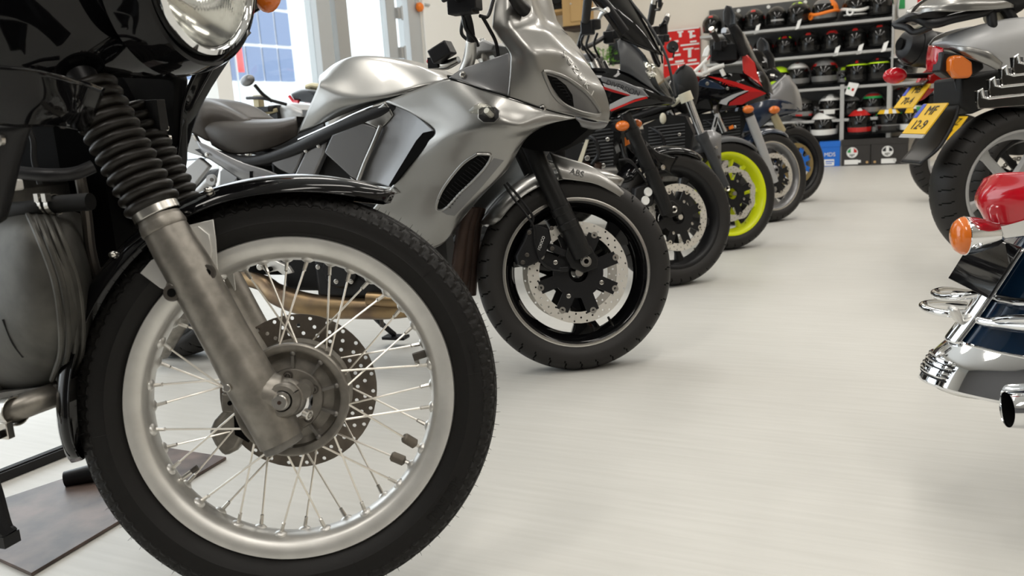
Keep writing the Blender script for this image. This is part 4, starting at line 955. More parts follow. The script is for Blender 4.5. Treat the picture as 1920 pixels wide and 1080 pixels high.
# ---- black sports tourer with red and grey stripes
bk2, B2, W2, M2 = bike(1257, 409, -17, 21, 'black half faired motorcycle with red and grey stripes, right behind the silver tourer')
w2 = cast_wheel(bk2, M2, .302, .060, .228, 'black_satin', 5, .035, .149)
forks(bk2, W2, ((1252, 400), (1230, 346), (1206, 292), (1184, 242), (1172, 215)), [.030, .031, .029, .027, .024], 'fork_black', extra=[(((1186, 248), (1176, 226)), .021, 'chrome'), (((1222, 328), (1218, 318)), .033, 'fork_black'), (((1189, 256), (1183, 243)), .034, 'fork_black')])
mb = MB(); c = W2.pix(1264, 393, .115); mb.lathe([(.008, .004), (.014, .006), (.016, 0), (.016, -.02)], c, (0, -1, 0), 'steel', 20); mb.cyl(c, (0, 1, 0), .008, .006, 'void', 12); mb.prism([W2.pix(x, y, .105) for x, y in ((1242, 380), (1262, 376), (1278, 388), (1278, 402), (1256, 408), (1244, 400))], (0, .04, 0), 'fork_black'); link('axle', mb, bk2, W2.M, bevel=.003)
mb = MB(); mb.prism([W2.pix(x, y, .095) for x, y in ((1192, 352), (1212, 344), (1228, 360), (1226, 384), (1204, 394), (1190, 378))], (0, .06, 0), 'black_satin')
ca = link('caliper', mb, bk2, W2.M, bevel=.006); mb = MB()
for x, y in ((1215, 360), (1210, 376)): mb.lathe([(1e-4, .004), (.010, .004), (.0175, .006), (.020, 0)], W2.pix(x, y, .097), (0, -1, 0), 'paper', 20)
for x, y in ((1230, 367), (1208, 329), (1198, 320)): bolt(mb, W2.pix(x, y, .097), (0, -1, 0), .010, .008)
link('caliper_cap', mb, ca, W2.M, each=True)
mb = MB(); fender(mb, .322, R(38), R(-55), .066, .04, 'black_gloss', 50, (.2, .1)); f2 = link('front_fender', mb, bk2, M2, solid=.003)
mb = MB(); shell(mb, W2, [[(1208, 262, .08), (1225, 278, .085), (1242, 288, .08), (1272, 294, .06)], [(1214, 278, .09), (1230, 295, .095), (1245, 306, .09), (1258, 318, .08)], [(1222, 300, .092), (1236, 312, .095), (1248, 320, .092), (1262, 328, .085)]], 'black_gloss', 16, 10); q = link('fender_flap', mb, f2, W2.M, solid=.003)
mb = MB(); bolt(mb, W2.pix(1242, 314, .098), (0, -1, 0), .011, .007); link('fender_bolt', mb, q, W2.M)
for pts in (((1160, 300, .1), (1180, 300, .11), (1196, 318, .11), (1212, 340, .11)), ((1165, 270, .06), (1172, 295, .09), (1190, 310, .1))):
    mb = MB(); ptube(mb, W2, pts, .005, 'black_satin', 8, 20); link('brake_line', mb, bk2, W2.M)
# fairing
mb = MB(); shell(mb, B2, [[(1100, 128, .17), (1135, 128, .17), (1165, 132, .165), (1200, 150, .15), (1235, 175, .12), (1262, 186, .06)], [(1095, 140, .185), (1135, 143, .19), (1168, 152, .185), (1205, 168, .165), (1235, 183, .13), (1262, 190, .06)],
                          [(1090, 165, .195), (1132, 170, .20), (1165, 178, .195), (1200, 184, .175), (1235, 190, .13), (1260, 194, .06)], [(1085, 195, .20), (1128, 200, .205), (1160, 202, .195), (1195, 200, .165), (1230, 197, .12), (1255, 197, .05)], [(1080, 225, .18), (1125, 226, .18), (1152, 218, .17), (1185, 206, .14), (1225, 200, .10), (1250, 199, .04)]], 'black_gloss', 44, 34); f = link('side_fairing', mb, bk2, solid=.003)
mb = MB(); plate(mb, B2, [(1126, 143), (1168, 152), (1205, 168), (1217, 182), (1200, 181), (1165, 168), (1128, 152)], .203, .012, 'grey_mid', True); q = link('fairing_graphic', mb, f, bevel=.002)
mb = MB(); a, b = B2.pix(1136, 154, .206), B2.pix(1200, 177, .206); ex = nrm(b-a); mb.text('DIVERSION', (a+b)/2, ex, nrm(np.cross((0, -1, 0), ex)), .030, 'ink', .001); link('fairing_lettering', mb, q)
mb = MB(); plate(mb, B2, [(1130, 156), (1160, 164), (1181, 176), (1212, 181), (1190, 186), (1142, 208), (1143, 196), (1168, 183), (1181, 179), (1133, 163)], .207, .01, 'grey_light', True); link('fairing_stripe', mb, f, bevel=.001)
mb = MB(); plate(mb, B2, [(1212, 181), (1215, 184), (1190, 191), (1165, 201), (1146, 209), (1143, 206), (1165, 197), (1190, 187)], .209, .01, 'red', True); link('red_stripe', mb, f)
mb = MB(); plate(mb, B2, [(1131, 162), (1156, 170), (1182, 178), (1178, 180), (1150, 173), (1131, 167)], .209, .01, 'red_dark', True); link('red_stripe', mb, f)
mb = MB(); shell(mb, B2, [[(1157, 78, .13), (1166, 72, .12), (1182, 82, .10), (1200, 100, .08)], [(1160, 95, .165), (1175, 95, .155), (1192, 104, .135), (1208, 122, .12)], [(1163, 118, .18), (1180, 122, .17), (1200, 138, .155), (1222, 158, .13)], [(1162, 132, .178), (1182, 140, .172), (1205, 155, .158), (1240, 178, .12)]], 'grey_plastic', 24, 24); cw = link('headlight_cowl', mb, bk2, solid=.003)
mb = MB(); shell(mb, B2, [[(1198, 100, .085), (1215, 112, .07), (1235, 130, .045), (1256, 160, .0)], [(1203, 115, .118), (1222, 128, .10), (1242, 150, .06), (1262, 175, .0)], [(1212, 138, .135), (1228, 150, .12), (1246, 166, .075), (1265, 186, .0)], [(1225, 162, .13), (1238, 172, .115), (1252, 182, .07), (1267, 194, .0)]], 'lens_clear', 24, 24); link('headlight_lens', mb, cw)
mb = MB(); mb.ell(B2.pix(1218, 130, .08)+A3((-.02, 0, 0)), (.03, .022, .035), 'reflector', 14); mb.ell(B2.pix(1218, 130, .08)*A3((1, -1, 1))+A3((-.02, 0, 0)), (.03, .022, .035), 'reflector', 14); link('reflector', mb, cw, each=True); mb = MB(); mb.box(B2.pix(1228, 150, 0)+A3((-.07, 0, 0)), (.06, .18, .14), 'black_satin'); link('lamp_housing', mb, cw, bevel=.02)
mb = MB(); shell(mb, B2, [[(1085, -40, .18), (1120, -60, .12), (1140, -70, .0)], [(1110, 0, .18), (1150, -5, .12), (1176, -8, .0)], [(1140, 40, .16), (1190, 45, .10), (1213, 48, .0)], [(1165, 75, .13), (1225, 98, .07), (1244, 105, .0)]], 'smoke', 20, 20); ws = link('windscreen', mb, bk2, solid=.002)
mb = MB(); ptube(mb, B2, ((1142, -60, .0), (1180, -2, .0), (1218, 48, .0), (1250, 108, .0), (1266, 180, .0)), .006, 'grey_plastic', 10, 40); ptube(mb, B2, ((1095, -18, .19), (1130, 0, .17), (1150, 28, .15), (1172, 60, .12)), [.010, .014, .017, .02], 'black_satin', 12, 24); link('windscreen_edge', mb, ws)
def bars(root, F, grip, clus, mirror=None, lever=None, r=.30):
    mb = MB(); q = [F.pix(*p) for p in grip]
    for s in (1, -1): mb.tube([p*A3((1, s, 1)) for p in q], .011, 'black_satin', 12, 16)
    h = link('handlebar', mb, root)
    for s in (1, -1):
        m = A3((1, s, 1)); mb = MB(); d = nrm(q[0]-q[1]); mb.tube([q[0]*m+m*d*.02, q[0]*m, q[1]*m], [.016, .018, .018], 'rubber', 16); mb.cyl(q[0]*m+m*d*.03, m*d, .016, .02, 'steel', 16); link('grip', mb, h)
        mb = MB(); c = F.pix(*clus)*m; mb.box(c, (.05, .06, .055), 'black_satin'); mb.cyl(c+A3((.03, 0, .01)), (0, 0, 1), .025, .04, 'black_satin', 16); link('switch_cluster', mb, h, bevel=.006)
        if lever: mb = MB(); mb.tube([F.pix(*p)*m for p in lever], .006, 'steel', 10, 16); link('lever', mb, h)
    return h
h2 = bars(bk2, B2, ((1102, 0, .34), (1098, 40, .28), (1090, 70, .16), (1085, 88, .05)), (1102, 52, .26), lever=((1102, 20, .30), (1120, 16, .31), (1135, 22, .32)))
mb = MB(); ptube(mb, B2, ((1120, 46, .2), (1128, 26, .22), (1140, 18, .24)), [.006, .009, .012], 'rim_alu', 10, 12); link('lever', mb, h2)
for pts in (((1096, 62, .22), (1090, 80, .2), (1105, 105, .16), (1110, 115, .12)), ((1104, 66, .22), (1100, 88, .2), (1116, 108, .14)), ((1120, 62, .2), (1114, 85, .18), (1124, 108, .12))):
    mb = MB(); ptube(mb, B2, pts, .005, 'black_satin', 8, 16); link('cable', mb, h2)
mb = MB()
for s in (1, -1): mb.tube([B2.pix(1112, 112, .1)*A3((1, s, 1)), B2.pix(1125, 140, .1)*A3((1, s, 1))], .024, 'steel', 16)
mb.box((B2.pix(1110, 110, 0)), (.06, .26, .03), 'grey_mid'); link('triple_clamp', mb, bk2, bevel=.006)
for s in (1, -1):
    mb = MB(); mm = A3((1, s, 1)); mb.ell(B2.pix(1167, 236, .20)*mm, (.03, .026, .022), 'lens_amber', 12); mb.tube([B2.pix(1150, 237, .12)*mm, B2.pix(1163, 237, .19)*mm], [.018, .024], 'black_satin', 14); link('turn_signal', mb, bk2)
mb = MB(); plate(mb, B2, [(1171, 258), (1176, 256), (1180, 270), (1172, 274)], .12, .02, 'orange'); link('side_reflector', mb, bk2)
mb = MB(); plate(mb, B2, [(1060, 235), (1150, 228), (1165, 250), (1150, 310), (1090, 320), (1060, 300)], .13, .26, 'black_matt'); rd = link('radiator', mb, bk2)
mb = MB(); plate(mb, B2, [(1082, 306), (1098, 262), (1104, 262), (1090, 308)], .15, .012, 'cream'); plate(mb, B2, [(1148, 262), (1155, 258), (1164, 284), (1156, 288)], .14, .01, 'chrome'); link('frame_rail', mb, bk2, each=True)
mb = MB()
for sg in (1,): ptube(mb, B2, ((1150, 230, .10), (1160, 260, .1), (1168, 290, .1)), .014, 'black_satin', 10)
link('stay', mb, bk2)
rest(bk2, B2, tank='black_gloss')

# ---- grey naked motorcycle with yellow wheels
bk3, B3, W3, M3 = bike(1361, 365, -16, 20, 'grey naked motorcycle with bright yellow wheels, third tyre along the row')
w3 = cast_wheel(bk3, M3, .302, .060, .229, 'yellow', 5, .022, .148, wavy=.004, split=.22)
forks(bk3, W3, ((1360, 350), (1345, 318), (1330, 282), (1316, 256)), [.024, .026, .027, .030], 'grey_plastic', extra=[(((1316, 256), (1290, 186)), .0205, 'chrome'), (((1319, 262), (1314, 250)), .034, 'grey_plastic'), (((1289, 190), (1283, 174)), .034, 'cream')])
mb = MB(); mb.tube([B3.pix(1284, 182, .10), B3.pix(1284, 182, -.10)], .028, 'grey_mid', 16); ptube(mb, B3, ((1276, 184, .11), (1262, 196, .08), (1248, 205, .02)), .014, 'cream', 10); link('triple_clamp', mb, bk3)
mb = MB(); c = W3.pix(1363, 353, .105); mb.lathe([(.008, .004), (.015, .007), (.018, 0), (.018, -.03)], c, (0, -1, 0), 'steel', 20); mb.cyl(c, (0, 1, 0), .008, .008, 'void', 12); mb.ell(c+A3((-.01, .02, .01)), (.035, .02, .035), 'black_satin', 12); link('axle', mb, bk3, W3.M)
mb = MB(); mb.prism([W3.pix(x, y, .10) for x, y in ((1308, 320), (1322, 312), (1336, 322), (1334, 345), (1322, 350), (1308, 338))], (0, .06, 0), 'black_satin'); ca = link('caliper', mb, bk3, W3.M, bevel=.005)
mb = MB()
for x, y in ((1323, 330), (1321, 341)): mb.lathe([(1e-4, .004), (.010, .004), (.018, .006), (.02, 0)], W3.pix(x, y, .103), (0, -1, 0), 'paper', 18)
link('caliper_cap', mb, ca, W3.M, each=True)
mb = MB(); fender(mb, .322, R(45), R(-40), .068, .04, 'grey_plastic', 50, (.2, .15)); f3 = link('front_fender', mb, bk3, M3, solid=.003)
mb = MB(); shell(mb, W3, [[(1318, 245, .085), (1335, 244, .085), (1352, 252, .08)], [(1326, 262, .105), (1342, 262, .105), (1352, 268, .095)], [(1334, 280, .105), (1346, 285, .105), (1352, 296, .10)], [(1346, 306, .095), (1350, 310, .095), (1353, 314, .095)]], 'grey_mid', 14, 16); q = link('fork_guard', mb, f3, W3.M, solid=.003)
mb = MB(); bolt(mb, W3.pix(1347, 295, .108), (0, -1, 0), .010, .006, 'bolt_dark'); bolt(mb, W3.pix(1342, 277, .112), (0, -1, 0), .008, .006); link('guard_bolt', mb, q, W3.M, each=True)
mb = MB(); mb.ell(B3.pix(1284, 168, 0)+A3((.0, 0, 0)), (.075, .105, .13), 'black_matt', 18); hl3 = link('headlight', mb, bk3)
mb = MB(); shell(mb, B3, [[(1268, 148, .06), (1280, 135, .05), (1292, 128, .0)], [(1272, 168, .11), (1288, 160, .09), (1299, 155, .0)], [(1278, 200, .10), (1292, 200, .08), (1302, 196, .0)]], 'black_matt', 14, 14); link('headlight_mask', mb, hl3, solid=.003)
mb = MB(); plate(mb, B3, [(1266, 138), (1275, 126), (1284, 120), (1281, 128), (1274, 140)], .06, .12, 'black_matt'); link('meter_visor', mb, bk3, bevel=.003)
h3 = bars(bk3, B3, ((1225, 12, .36), (1219, 44, .30), (1214, 70, .22), (1225, 105, .10), (1232, 122, .04)), (1219, 62, .26))
mb = MB(); mb.box(B3.pix(1244, 55, .24), (.04, .05, .05), 'black_satin'); ptube(mb, B3, ((1236, 54, .26), (1242, 44, .28), (1248, 38, .29)), [.006, .006, .009], 'black_satin', 8); link('brake_master', mb, h3, bevel=.004)
mb = MB(); ptube(mb, B3, ((1228, 18, .36), (1236, 18, .37), (1241, 4, .38)), [.008, .009, .010], 'bolt_dark', 10); mb.box(B3.pix(1237, -6, .38), (.02, .03, .10), 'black_satin'); link('mirror', mb, bk3, bevel=.004)
for pts in (((1216, 75, .22), (1226, 95, .18), (1238, 120, .12)), ((1240, 70, .22), (1240, 95, .16), (1242, 118, .1)), ((1262, 108, .1), (1264, 95, .12), (1262, 88, .14))):
    mb = MB(); ptube(mb, B3, pts, .005, 'black_satin', 8, 16); link('cable', mb, h3)
mb = MB(); mb.cyl(B3.pix(1261, 88, .12), (.5, -1, .2), .03, .02, 'black_satin', 16); link('speedometer', mb, bk3)
mb = MB(); plate(mb, B3, [(1205, 235), (1250, 215), (1285, 218), (1300, 250), (1290, 300), (1250, 300), (1215, 280)], .12, .24, 'black_matt'); link('radiator', mb, bk3)
mb = MB()
for s in (1, -1): mb.tube([B3.pix(1254, 222, .10)*A3((1, s, 1)), B3.pix(1270, 268, .10)*A3((1, s, 1))], .018, 'chrome', 12)
link('fork_tube', mb, bk3, each=True); mb = MB(); mb.ell(B3.pix(1243, 222, .12), (.018, .015, .03), 'cream', 10); link('horn', mb, bk3)
rest(bk3, B3, tank='grey_mid')

# ---- red naked machine with white trellis, parked between
bkr, BR, WR, MR = bike(1374, 336, -16, 18, 'bright red tanked motorcycle with pale trellis bars, half hidden behind the yellow wheel')
cast_wheel(bkr, MR, .30, .058, .228, 'black_satin', 5, .03, .15)
mb = MB(); mb.loft([[BR.pix(1270, 122, 0), BR.pix(1292, 124, 0), BR.pix(1312, 140, 0)], [BR.pix(1270, 135, .11), BR.pix(1292, 136, .12), BR.pix(1311, 148, .08)], [BR.pix(1270, 160, .12), BR.pix(1292, 162, .12), BR.pix(1309, 168, .07)]], 'red', 20, 16, True); link('fuel_tank', mb, bkr, solid=.003)
mb = MB()
for pts in (((1285, 150), (1310, 128), (1328, 110)), ((1318, 138), (1340, 128), (1358, 122)), ((1318, 118), (1326, 135)), ((1296, 138), (1318, 140)), ((1352, 130), (1358, 142))):
    ptube(mb, BR, [(x, y, .12) for x, y in pts], .014, 'white_paint', 10, 12); ptube(mb, BR, [(x, y, -.12) for x, y in pts], .014, 'white_paint', 10, 12)
link('trellis_bar', mb, bkr, each=True)
mb = MB(); ptube(mb, BR, ((1300, 132, .1), (1322, 118, .12), (1332, 104, .14)), .006, 'red', 8); link('frame_tube', mb, bkr)
mb = MB(); plate(mb, BR, [(1316, 106), (1321, 92), (1328, 84), (1331, 92), (1327, 106)], .30, .02, 'paper'); link('mirror', mb, bkr, bevel=.004)
q = forks(bkr, BR, ((1358, 248), (1348, 224), (1340, 206)), [.021, .021, .021], 'chrome')
mb = MB(); P = [BR.pix(x, y, .17) for x, y in ((1333, 245), (1342, 212), (1349, 214), (1341, 247))]
mb.prism(P, (0, .01, 0), 'grey_light'); mb.prism([BR.pix(x, y, .172) for x, y in ((1338, 238), (1343, 219), (1346, 220), (1341, 239))], (0, .01, 0), 'void'); link('horn_bracket', mb, bkr, bevel=.002)
mb = MB(); mb.cyl(BR.pix(1342, 206, .15), (1, -.2, .1), .03, .02, 'bolt_dark', 16); link('horn', mb, bkr)
rest(bkr, BR, tank='red', tk=False)

# ---- red and black half faired machine
bk4, B4, W4, M4 = bike(1441, 331, -16, 25, 'black and red half faired motorcycle with grey wheels and silver fork legs')
w4 = cast_wheel(bk4, M4, .302, .060, .229, 'grey_mid', 3, .06, .149, rimedge='steel')
forks(bk4, W4, ((1452, 342), (1443, 318), (1428, 276), (1414, 240), (1405, 216)), [.027, .029, .029, .030, .030], 'grey_light', extra=[(((1402, 212), (1396, 198)), .021, 'chrome'), (((1405, 218), (1400, 204)), .033, 'black_satin')])
mb = MB(); mb.cyl(W4.pix(1445, 330, .105), (0, 1, 0), .05, .02, 'grey_light', 28); c = W4.pix(1452, 319, .11); mb.ell(c, (.032, .02, .034), 'grey_mid', 12); mb.cyl(c+A3((0, -.02, 0)), (0, 1, 0), .01, .01, 'void', 12); link('axle', mb, bk4, W4.M)
mb = MB(); mb.prism([W4.pix(x, y, .095) for x, y in ((1410, 292), (1420, 286), (1430, 298), (1428, 314), (1416, 318), (1408, 306))], (0, .05, 0), 'black_satin'); ca = link('caliper', mb, bk4, W4.M, bevel=.005)
mb = MB()
for x, y in ((1421, 297), (1420, 306)): mb.lathe([(1e-4, .004), (.010, .004), (.019, .006), (.02, 0)], W4.pix(x, y, .098), (0, -1, 0), 'paper', 18)
link('caliper_cap', mb, ca, W4.M, each=True)
mb = MB(); fender(mb, .322, R(38), R(-45), .066, .04, 'blue_dark', 40, (.2, .15)); link('front_fender', mb, bk4, M4, solid=.003)
mb = MB(); shell(mb, B4, [[(1296, 160, .16), (1312, 148, .165), (1330, 140, .17), (1360, 137, .165), (1390, 138, .15), (1412, 148, .10), (1420, 156, .04)], [(1298, 170, .185), (1315, 160, .19), (1340, 152, .195), (1370, 152, .185), (1400, 158, .16), (1430, 168, .09), (1442, 174, .0)],
                          [(1298, 185, .19), (1320, 180, .20), (1345, 178, .20), (1375, 176, .185), (1402, 176, .155), (1428, 178, .09), (1444, 180, .0)], [(1298, 205, .17), (1320, 205, .18), (1345, 207, .18), (1372, 204, .16), (1395, 199, .13), (1420, 192, .08), (1442, 186, .0)]], 'black_gloss', 44, 30); f4 = link('side_fairing', mb, bk4, solid=.003)
mb = MB(); shell(mb, B4, [[(1391, 95, .17), (1402, 104, .15), (1415, 118, .12)], [(1392, 115, .178), (1406, 124, .155), (1419, 136, .125)], [(1394, 134, .18), (1410, 144, .158), (1424, 152, .13)], [(1397, 137, .18), (1414, 150, .16), (1429, 162, .13)]], 'red', 14, 14); link('cowl_panel', mb, f4, solid=.004)
mb = MB(); plate(mb, B4, [(1327, 143), (1350, 146), (1380, 154), (1408, 163), (1426, 170), (1437, 175), (1420, 178), (1404, 172), (1380, 162), (1350, 152)], .208, .02, 'red', True); link('red_stripe', mb, f4)
mb = MB(); plate(mb, B4, [(1404, 172), (1425, 172), (1436, 176), (1402, 190), (1392, 196), (1366, 198), (1368, 192), (1384, 182)], .209, .02, 'red_dark', True); link('red_stripe', mb, f4)
mb = MB(); plate(mb, B4, [(1404, 170), (1384, 179), (1366, 190), (1362, 197), (1348, 194), (1352, 188), (1372, 178), (1396, 170)], .212, .016, 'grey_light', True); link('grey_stripe', mb, f4)
mb = MB(); a, b = B4.pix(1350, 154, .214), B4.pix(1390, 162, .214); ex = nrm(b-a); mb.text('FAZER', (a+b)/2, ex, nrm(np.cross((0, -1, 0), ex)), .036, 'red', .002); link('fairing_lettering', mb, f4)
mb = MB(); plate(mb, B4, [(1310, 152), (1322, 146), (1345, 156), (1360, 166), (1352, 168), (1322, 164), (1308, 160)], .206, .02, 'blue_dark', True); link('side_pod', mb, f4, bevel=.004)
mb = MB(); bolt(mb, B4.pix(1326, 157, .208), (0, -1, 0), .012, .006); bolt(mb, B4.pix(1364, 166, .208), (0, -1, 0), .010, .006); link('fairing_screw', mb, f4, each=True)
mb = MB(); shell(mb, B4, [[(1415, 115, .12), (1425, 122, .06), (1430, 128, 0)], [(1424, 138, .12), (1438, 146, .06), (1445, 156, 0)], [(1430, 165, .11), (1442, 172, .06), (1450, 178, 0)]], 'smoke', 14, 14); link('headlight_lens', mb, f4)
mb = MB(); mb.ell(B4.pix(1424, 145, .05), (.035, .035, .04), 'reflector', 12); mb.box(B4.pix(1425, 150, 0)+A3((-.08, 0, 0)), (.06, .2, .12), 'black_satin'); link('reflector', mb, f4)
mb = MB(); shell(mb, B4, [[(1352, 62, .18), (1385, 60, .1), (1395, 62, 0)], [(1375, 85, .18), (1400, 88, .1), (1410, 92, 0)], [(1392, 108, .17), (1412, 116, .1), (1425, 122, 0)]], 'smoke', 14, 14); link('windscreen', mb, bk4, solid=.002)
mb = MB(); ptube(mb, B4, ((1357, 58, .15), (1365, 60, .12), (1378, 74, .08)), .022, 'grey_mid', 12, 12); link('cockpit_stay', mb, bk4)
mb = MB(); mb.loft([[B4.pix(1357, 40, .34), B4.pix(1357, 22, .34), B4.pix(1362, 10, .34)], [B4.pix(1368, 52, .31), B4.pix(1370, 30, .31), B4.pix(1370, 12, .33)], [B4.pix(1380, 46, .34), B4.pix(1378, 28, .34), B4.pix(1370, 13, .34)]], 'grey_plastic', 14, 12); ptube(mb, B4, ((1372, 48, .33), (1382, 64, .30), (1390, 85, .24), (1395, 98, .2)), [.022, .028, .026, .03], 'black_satin', 12, 20); link('mirror', mb, bk4, solid=.01)
h4 = bars(bk4, B4, ((1338, 62, .33), (1346, 78, .28), (1356, 98, .18), (1360, 112, .08)), (1346, 86, .27))
mb = MB(); mb.box(B4.pix(1358, 100, .1), (.16, .22, .1), 'black_satin'); mb.ell(B4.pix(1362, 106, .12), (.09, .05, .05), 'black_satin', 12); ptube(mb, B4, ((1346, 100, .2), (1362, 96, .16), (1376, 104, .12)), .008, 'grey_mid', 8, 10); link('instrument_panel', mb, bk4, bevel=.02)
for s in (1, -1):
    mm = A3((1, s, 1)); mb = MB(); mb.ell(B4.pix(1403, 205, .20)*mm, (.035, .028, .026), 'lens_amber', 12); mb.tube([B4.pix(1388, 206, .10)*mm, B4.pix(1398, 205, .19)*mm], [.018, .022], 'black_satin', 12); link('turn_signal', mb, bk4)
mb = MB(); plate(mb, B4, [(1300, 215), (1390, 208), (1400, 225), (1388, 262), (1345, 285), (1300, 275)], .12, .24, 'black_matt'); link('radiator', mb, bk4)
mb = MB(); plate(mb, B4, [(1399, 264), (1407, 262), (1407, 272), (1399, 276)], .13, .02, 'blue'); plate(mb, B4, [(1366, 238), (1374, 234), (1377, 240), (1368, 243)], .14, .02, 'orange'); link('side_reflector', mb, bk4)
rest(bk4, B4, tank='black_gloss')

# ---- dark blue faired machine, last of the row
bk5, B5, W5, M5 = bike(1485, 308, -15, 24, 'dark blue faired motorcycle with gold brake discs, last of the left row before the helmets')
w5 = cast_wheel(bk5, M5, .302, .062, .228, 'black_satin', 3, .06, .158, disc_m='gold', carrier='blue')
forks(bk5, W5, ((1494, 326), (1484, 300), (1478, 276), (1470, 255)), [.026, .028, .028, .024], 'fork_black', extra=[(((1476, 272), (1463, 240)), .0215, 'chrome'), (((1466, 247), (1450, 215)), [.034, .030], 'tan')])
mb = MB()
for k in range(6): mb.cyl(W5.pix(1482+k*2, 290+k*6, .115), (0, 1, 0), .012, .02, 'black_satin', 10)
link('caliper', mb, bk5, W5.M)
mb = MB(); fender(mb, .322, R(10), R(-60), .066, .04, 'black_gloss', 40, (.2, .15)); link('front_fender', mb, bk5, M5, solid=.003)
mb = MB(); shell(mb, B5, [[(1440, 166, .17), (1460, 150, .15), (1473, 142, .11), (1480, 142, 0)], [(1444, 180, .20), (1466, 170, .17), (1486, 163, .11), (1495, 165, 0)], [(1446, 196, .205), (1470, 190, .175), (1490, 187, .11), (1503, 190, 0)], [(1446, 204, .205), (1470, 204, .17), (1492, 205, .10), (1503, 207, 0)]], 'grey_mid', 24, 24); f5 = link('nose_fairing', mb, bk5, solid=.003)
mb = MB(); shell(mb, B5, [[(1380, 200, .2), (1420, 188, .21), (1450, 186, .2), (1478, 190, .16), (1500, 205, .06)], [(1375, 222, .22), (1412, 215, .225), (1440, 212, .215), (1465, 210, .17), (1490, 212, .08)], [(1370, 250, .21), (1400, 248, .21), (1424, 240, .20), (1445, 226, .16), (1470, 218, .08)]], 'blue_dark', 30, 20); link('side_fairing', mb, f5, solid=.003)
mb = MB(); shell(mb, B5, [[(1432, 162, .2), (1455, 148, .17), (1470, 140, .12)], [(1428, 150, .2), (1448, 140, .17), (1460, 134, .12)], [(1430, 136, .19), (1440, 130, .16), (1450, 127, .12)]], 'black_gloss', 14, 12); link('cockpit_panel', mb, f5, solid=.003)
mb = MB(); ptube(mb, B5, ((1447, 168, .205), (1462, 152, .178), (1473, 140, .125)), .005, 'grey_light', 8, 12); ptube(mb, B5, ((1444, 142, .2), (1452, 143, .2)), .016, 'steel', 10); link('fairing_trim', mb, f5)
mb = MB(); shell(mb, B5, [[(1410, 93, .18), (1425, 92, .1), (1436, 98, 0)], [(1418, 116, .18), (1440, 118, .1), (1452, 124, 0)], [(1440, 130, .16), (1458, 134, .1), (1468, 140, 0)]], 'smoke', 14, 14); link('windscreen', mb, bk5, solid=.002)
mb = MB(); ptube(mb, B5, ((1411, 94, .1), (1424, 106, .1), (1438, 118, .1)), .02, 'grey_mid', 10, 12); link('windscreen_stay', mb, bk5)
mb = MB(); mb.loft([[B5.pix(1420, 92, .34), B5.pix(1420, 80, .34), B5.pix(1426, 70, .34)], [B5.pix(1432, 98, .31), B5.pix(1432, 84, .31), B5.pix(1430, 72, .33)], [B5.pix(1443, 96, .34), B5.pix(1440, 82, .34), B5.pix(1431, 72, .34)]], 'grey_plastic', 12, 12); ptube(mb, B5, ((1436, 96, .33), (1444, 108, .3), (1446, 124, .24)), [.02, .022, .024], 'black_satin', 10, 12); link('mirror', mb, bk5, solid=.01)
for s in (1, -1):
    mm = A3((1, s, 1)); mb = MB(); mb.ell(B5.pix(1452, 206, .24)*mm, (.04, .03, .03), 'lens_amber', 12); mb.tube([B5.pix(1440, 207, .16)*mm, B5.pix(1448, 207, .23)*mm], [.02, .024], 'black_satin', 12); link('turn_signal', mb, bk5)
mb = MB(); plate(mb, B5, [(1395, 250), (1440, 235), (1455, 250), (1450, 290), (1400, 290)], .11, .22, 'black_matt'); link('radiator', mb, bk5)
h5 = bars(bk5, B5, ((1406, 118, .36), (1414, 124, .28), (1424, 132, .18), (1430, 140, .08)), (1414, 128, .26))
rest(bk5, B5, tank='blue_dark')

# radiator slats, header pipes and hoses in the dark gaps of the row
for root, F, x0, x1, y0, y1, r in ((bk2, B2, 1092, 1150, 245, 312, .132), (bk3, B3, 1216, 1284, 236, 296, .122), (bk4, B4, 1318, 1388, 222, 276, .122)):
    mb = MB()
    for k in range(11):
        y = y0+(y1-y0)*k/10; mb.tube([F.pix(x0, y+4, r), F.pix(x1, y-4, r)], .004, 'grey_plastic', 6)
    link('radiator_core', mb, root, each=True)
    for k in range(2):
        mb = MB(); ptube(mb, F, ((x0+8+k*22, y1-6, r+.02), (x0+2+k*22, y1+24, r), (x0-8+k*20, y1+52, r-.06), (x0-40+k*16, y1+70, r-.1)), .018, 'rust', 12, 16); link('exhaust_header', mb, root)
    mb = MB(); ptube(mb, F, ((x0+6, y0+4, r+.02), (x0+24, y0+18, r+.05), (x0+30, y0+44, r+.03), (x0+18, y1-4, r+.02)), .009, 'black_satin', 10, 20); link('coolant_hose', mb, root)
    mb = MB(); bolt(mb, F.pix(x0+10, y1-16, r+.01), (0, -1, 0), .012, .012); bolt(mb, F.pix(x0+40, y1-2, r+.01), (0, -1, 0), .010, .012); bolt(mb, F.pix(x1-10, y0+16, r+.01), (0, -1, 0), .009, .012); link('radiator_bolt', mb, root, each=True)

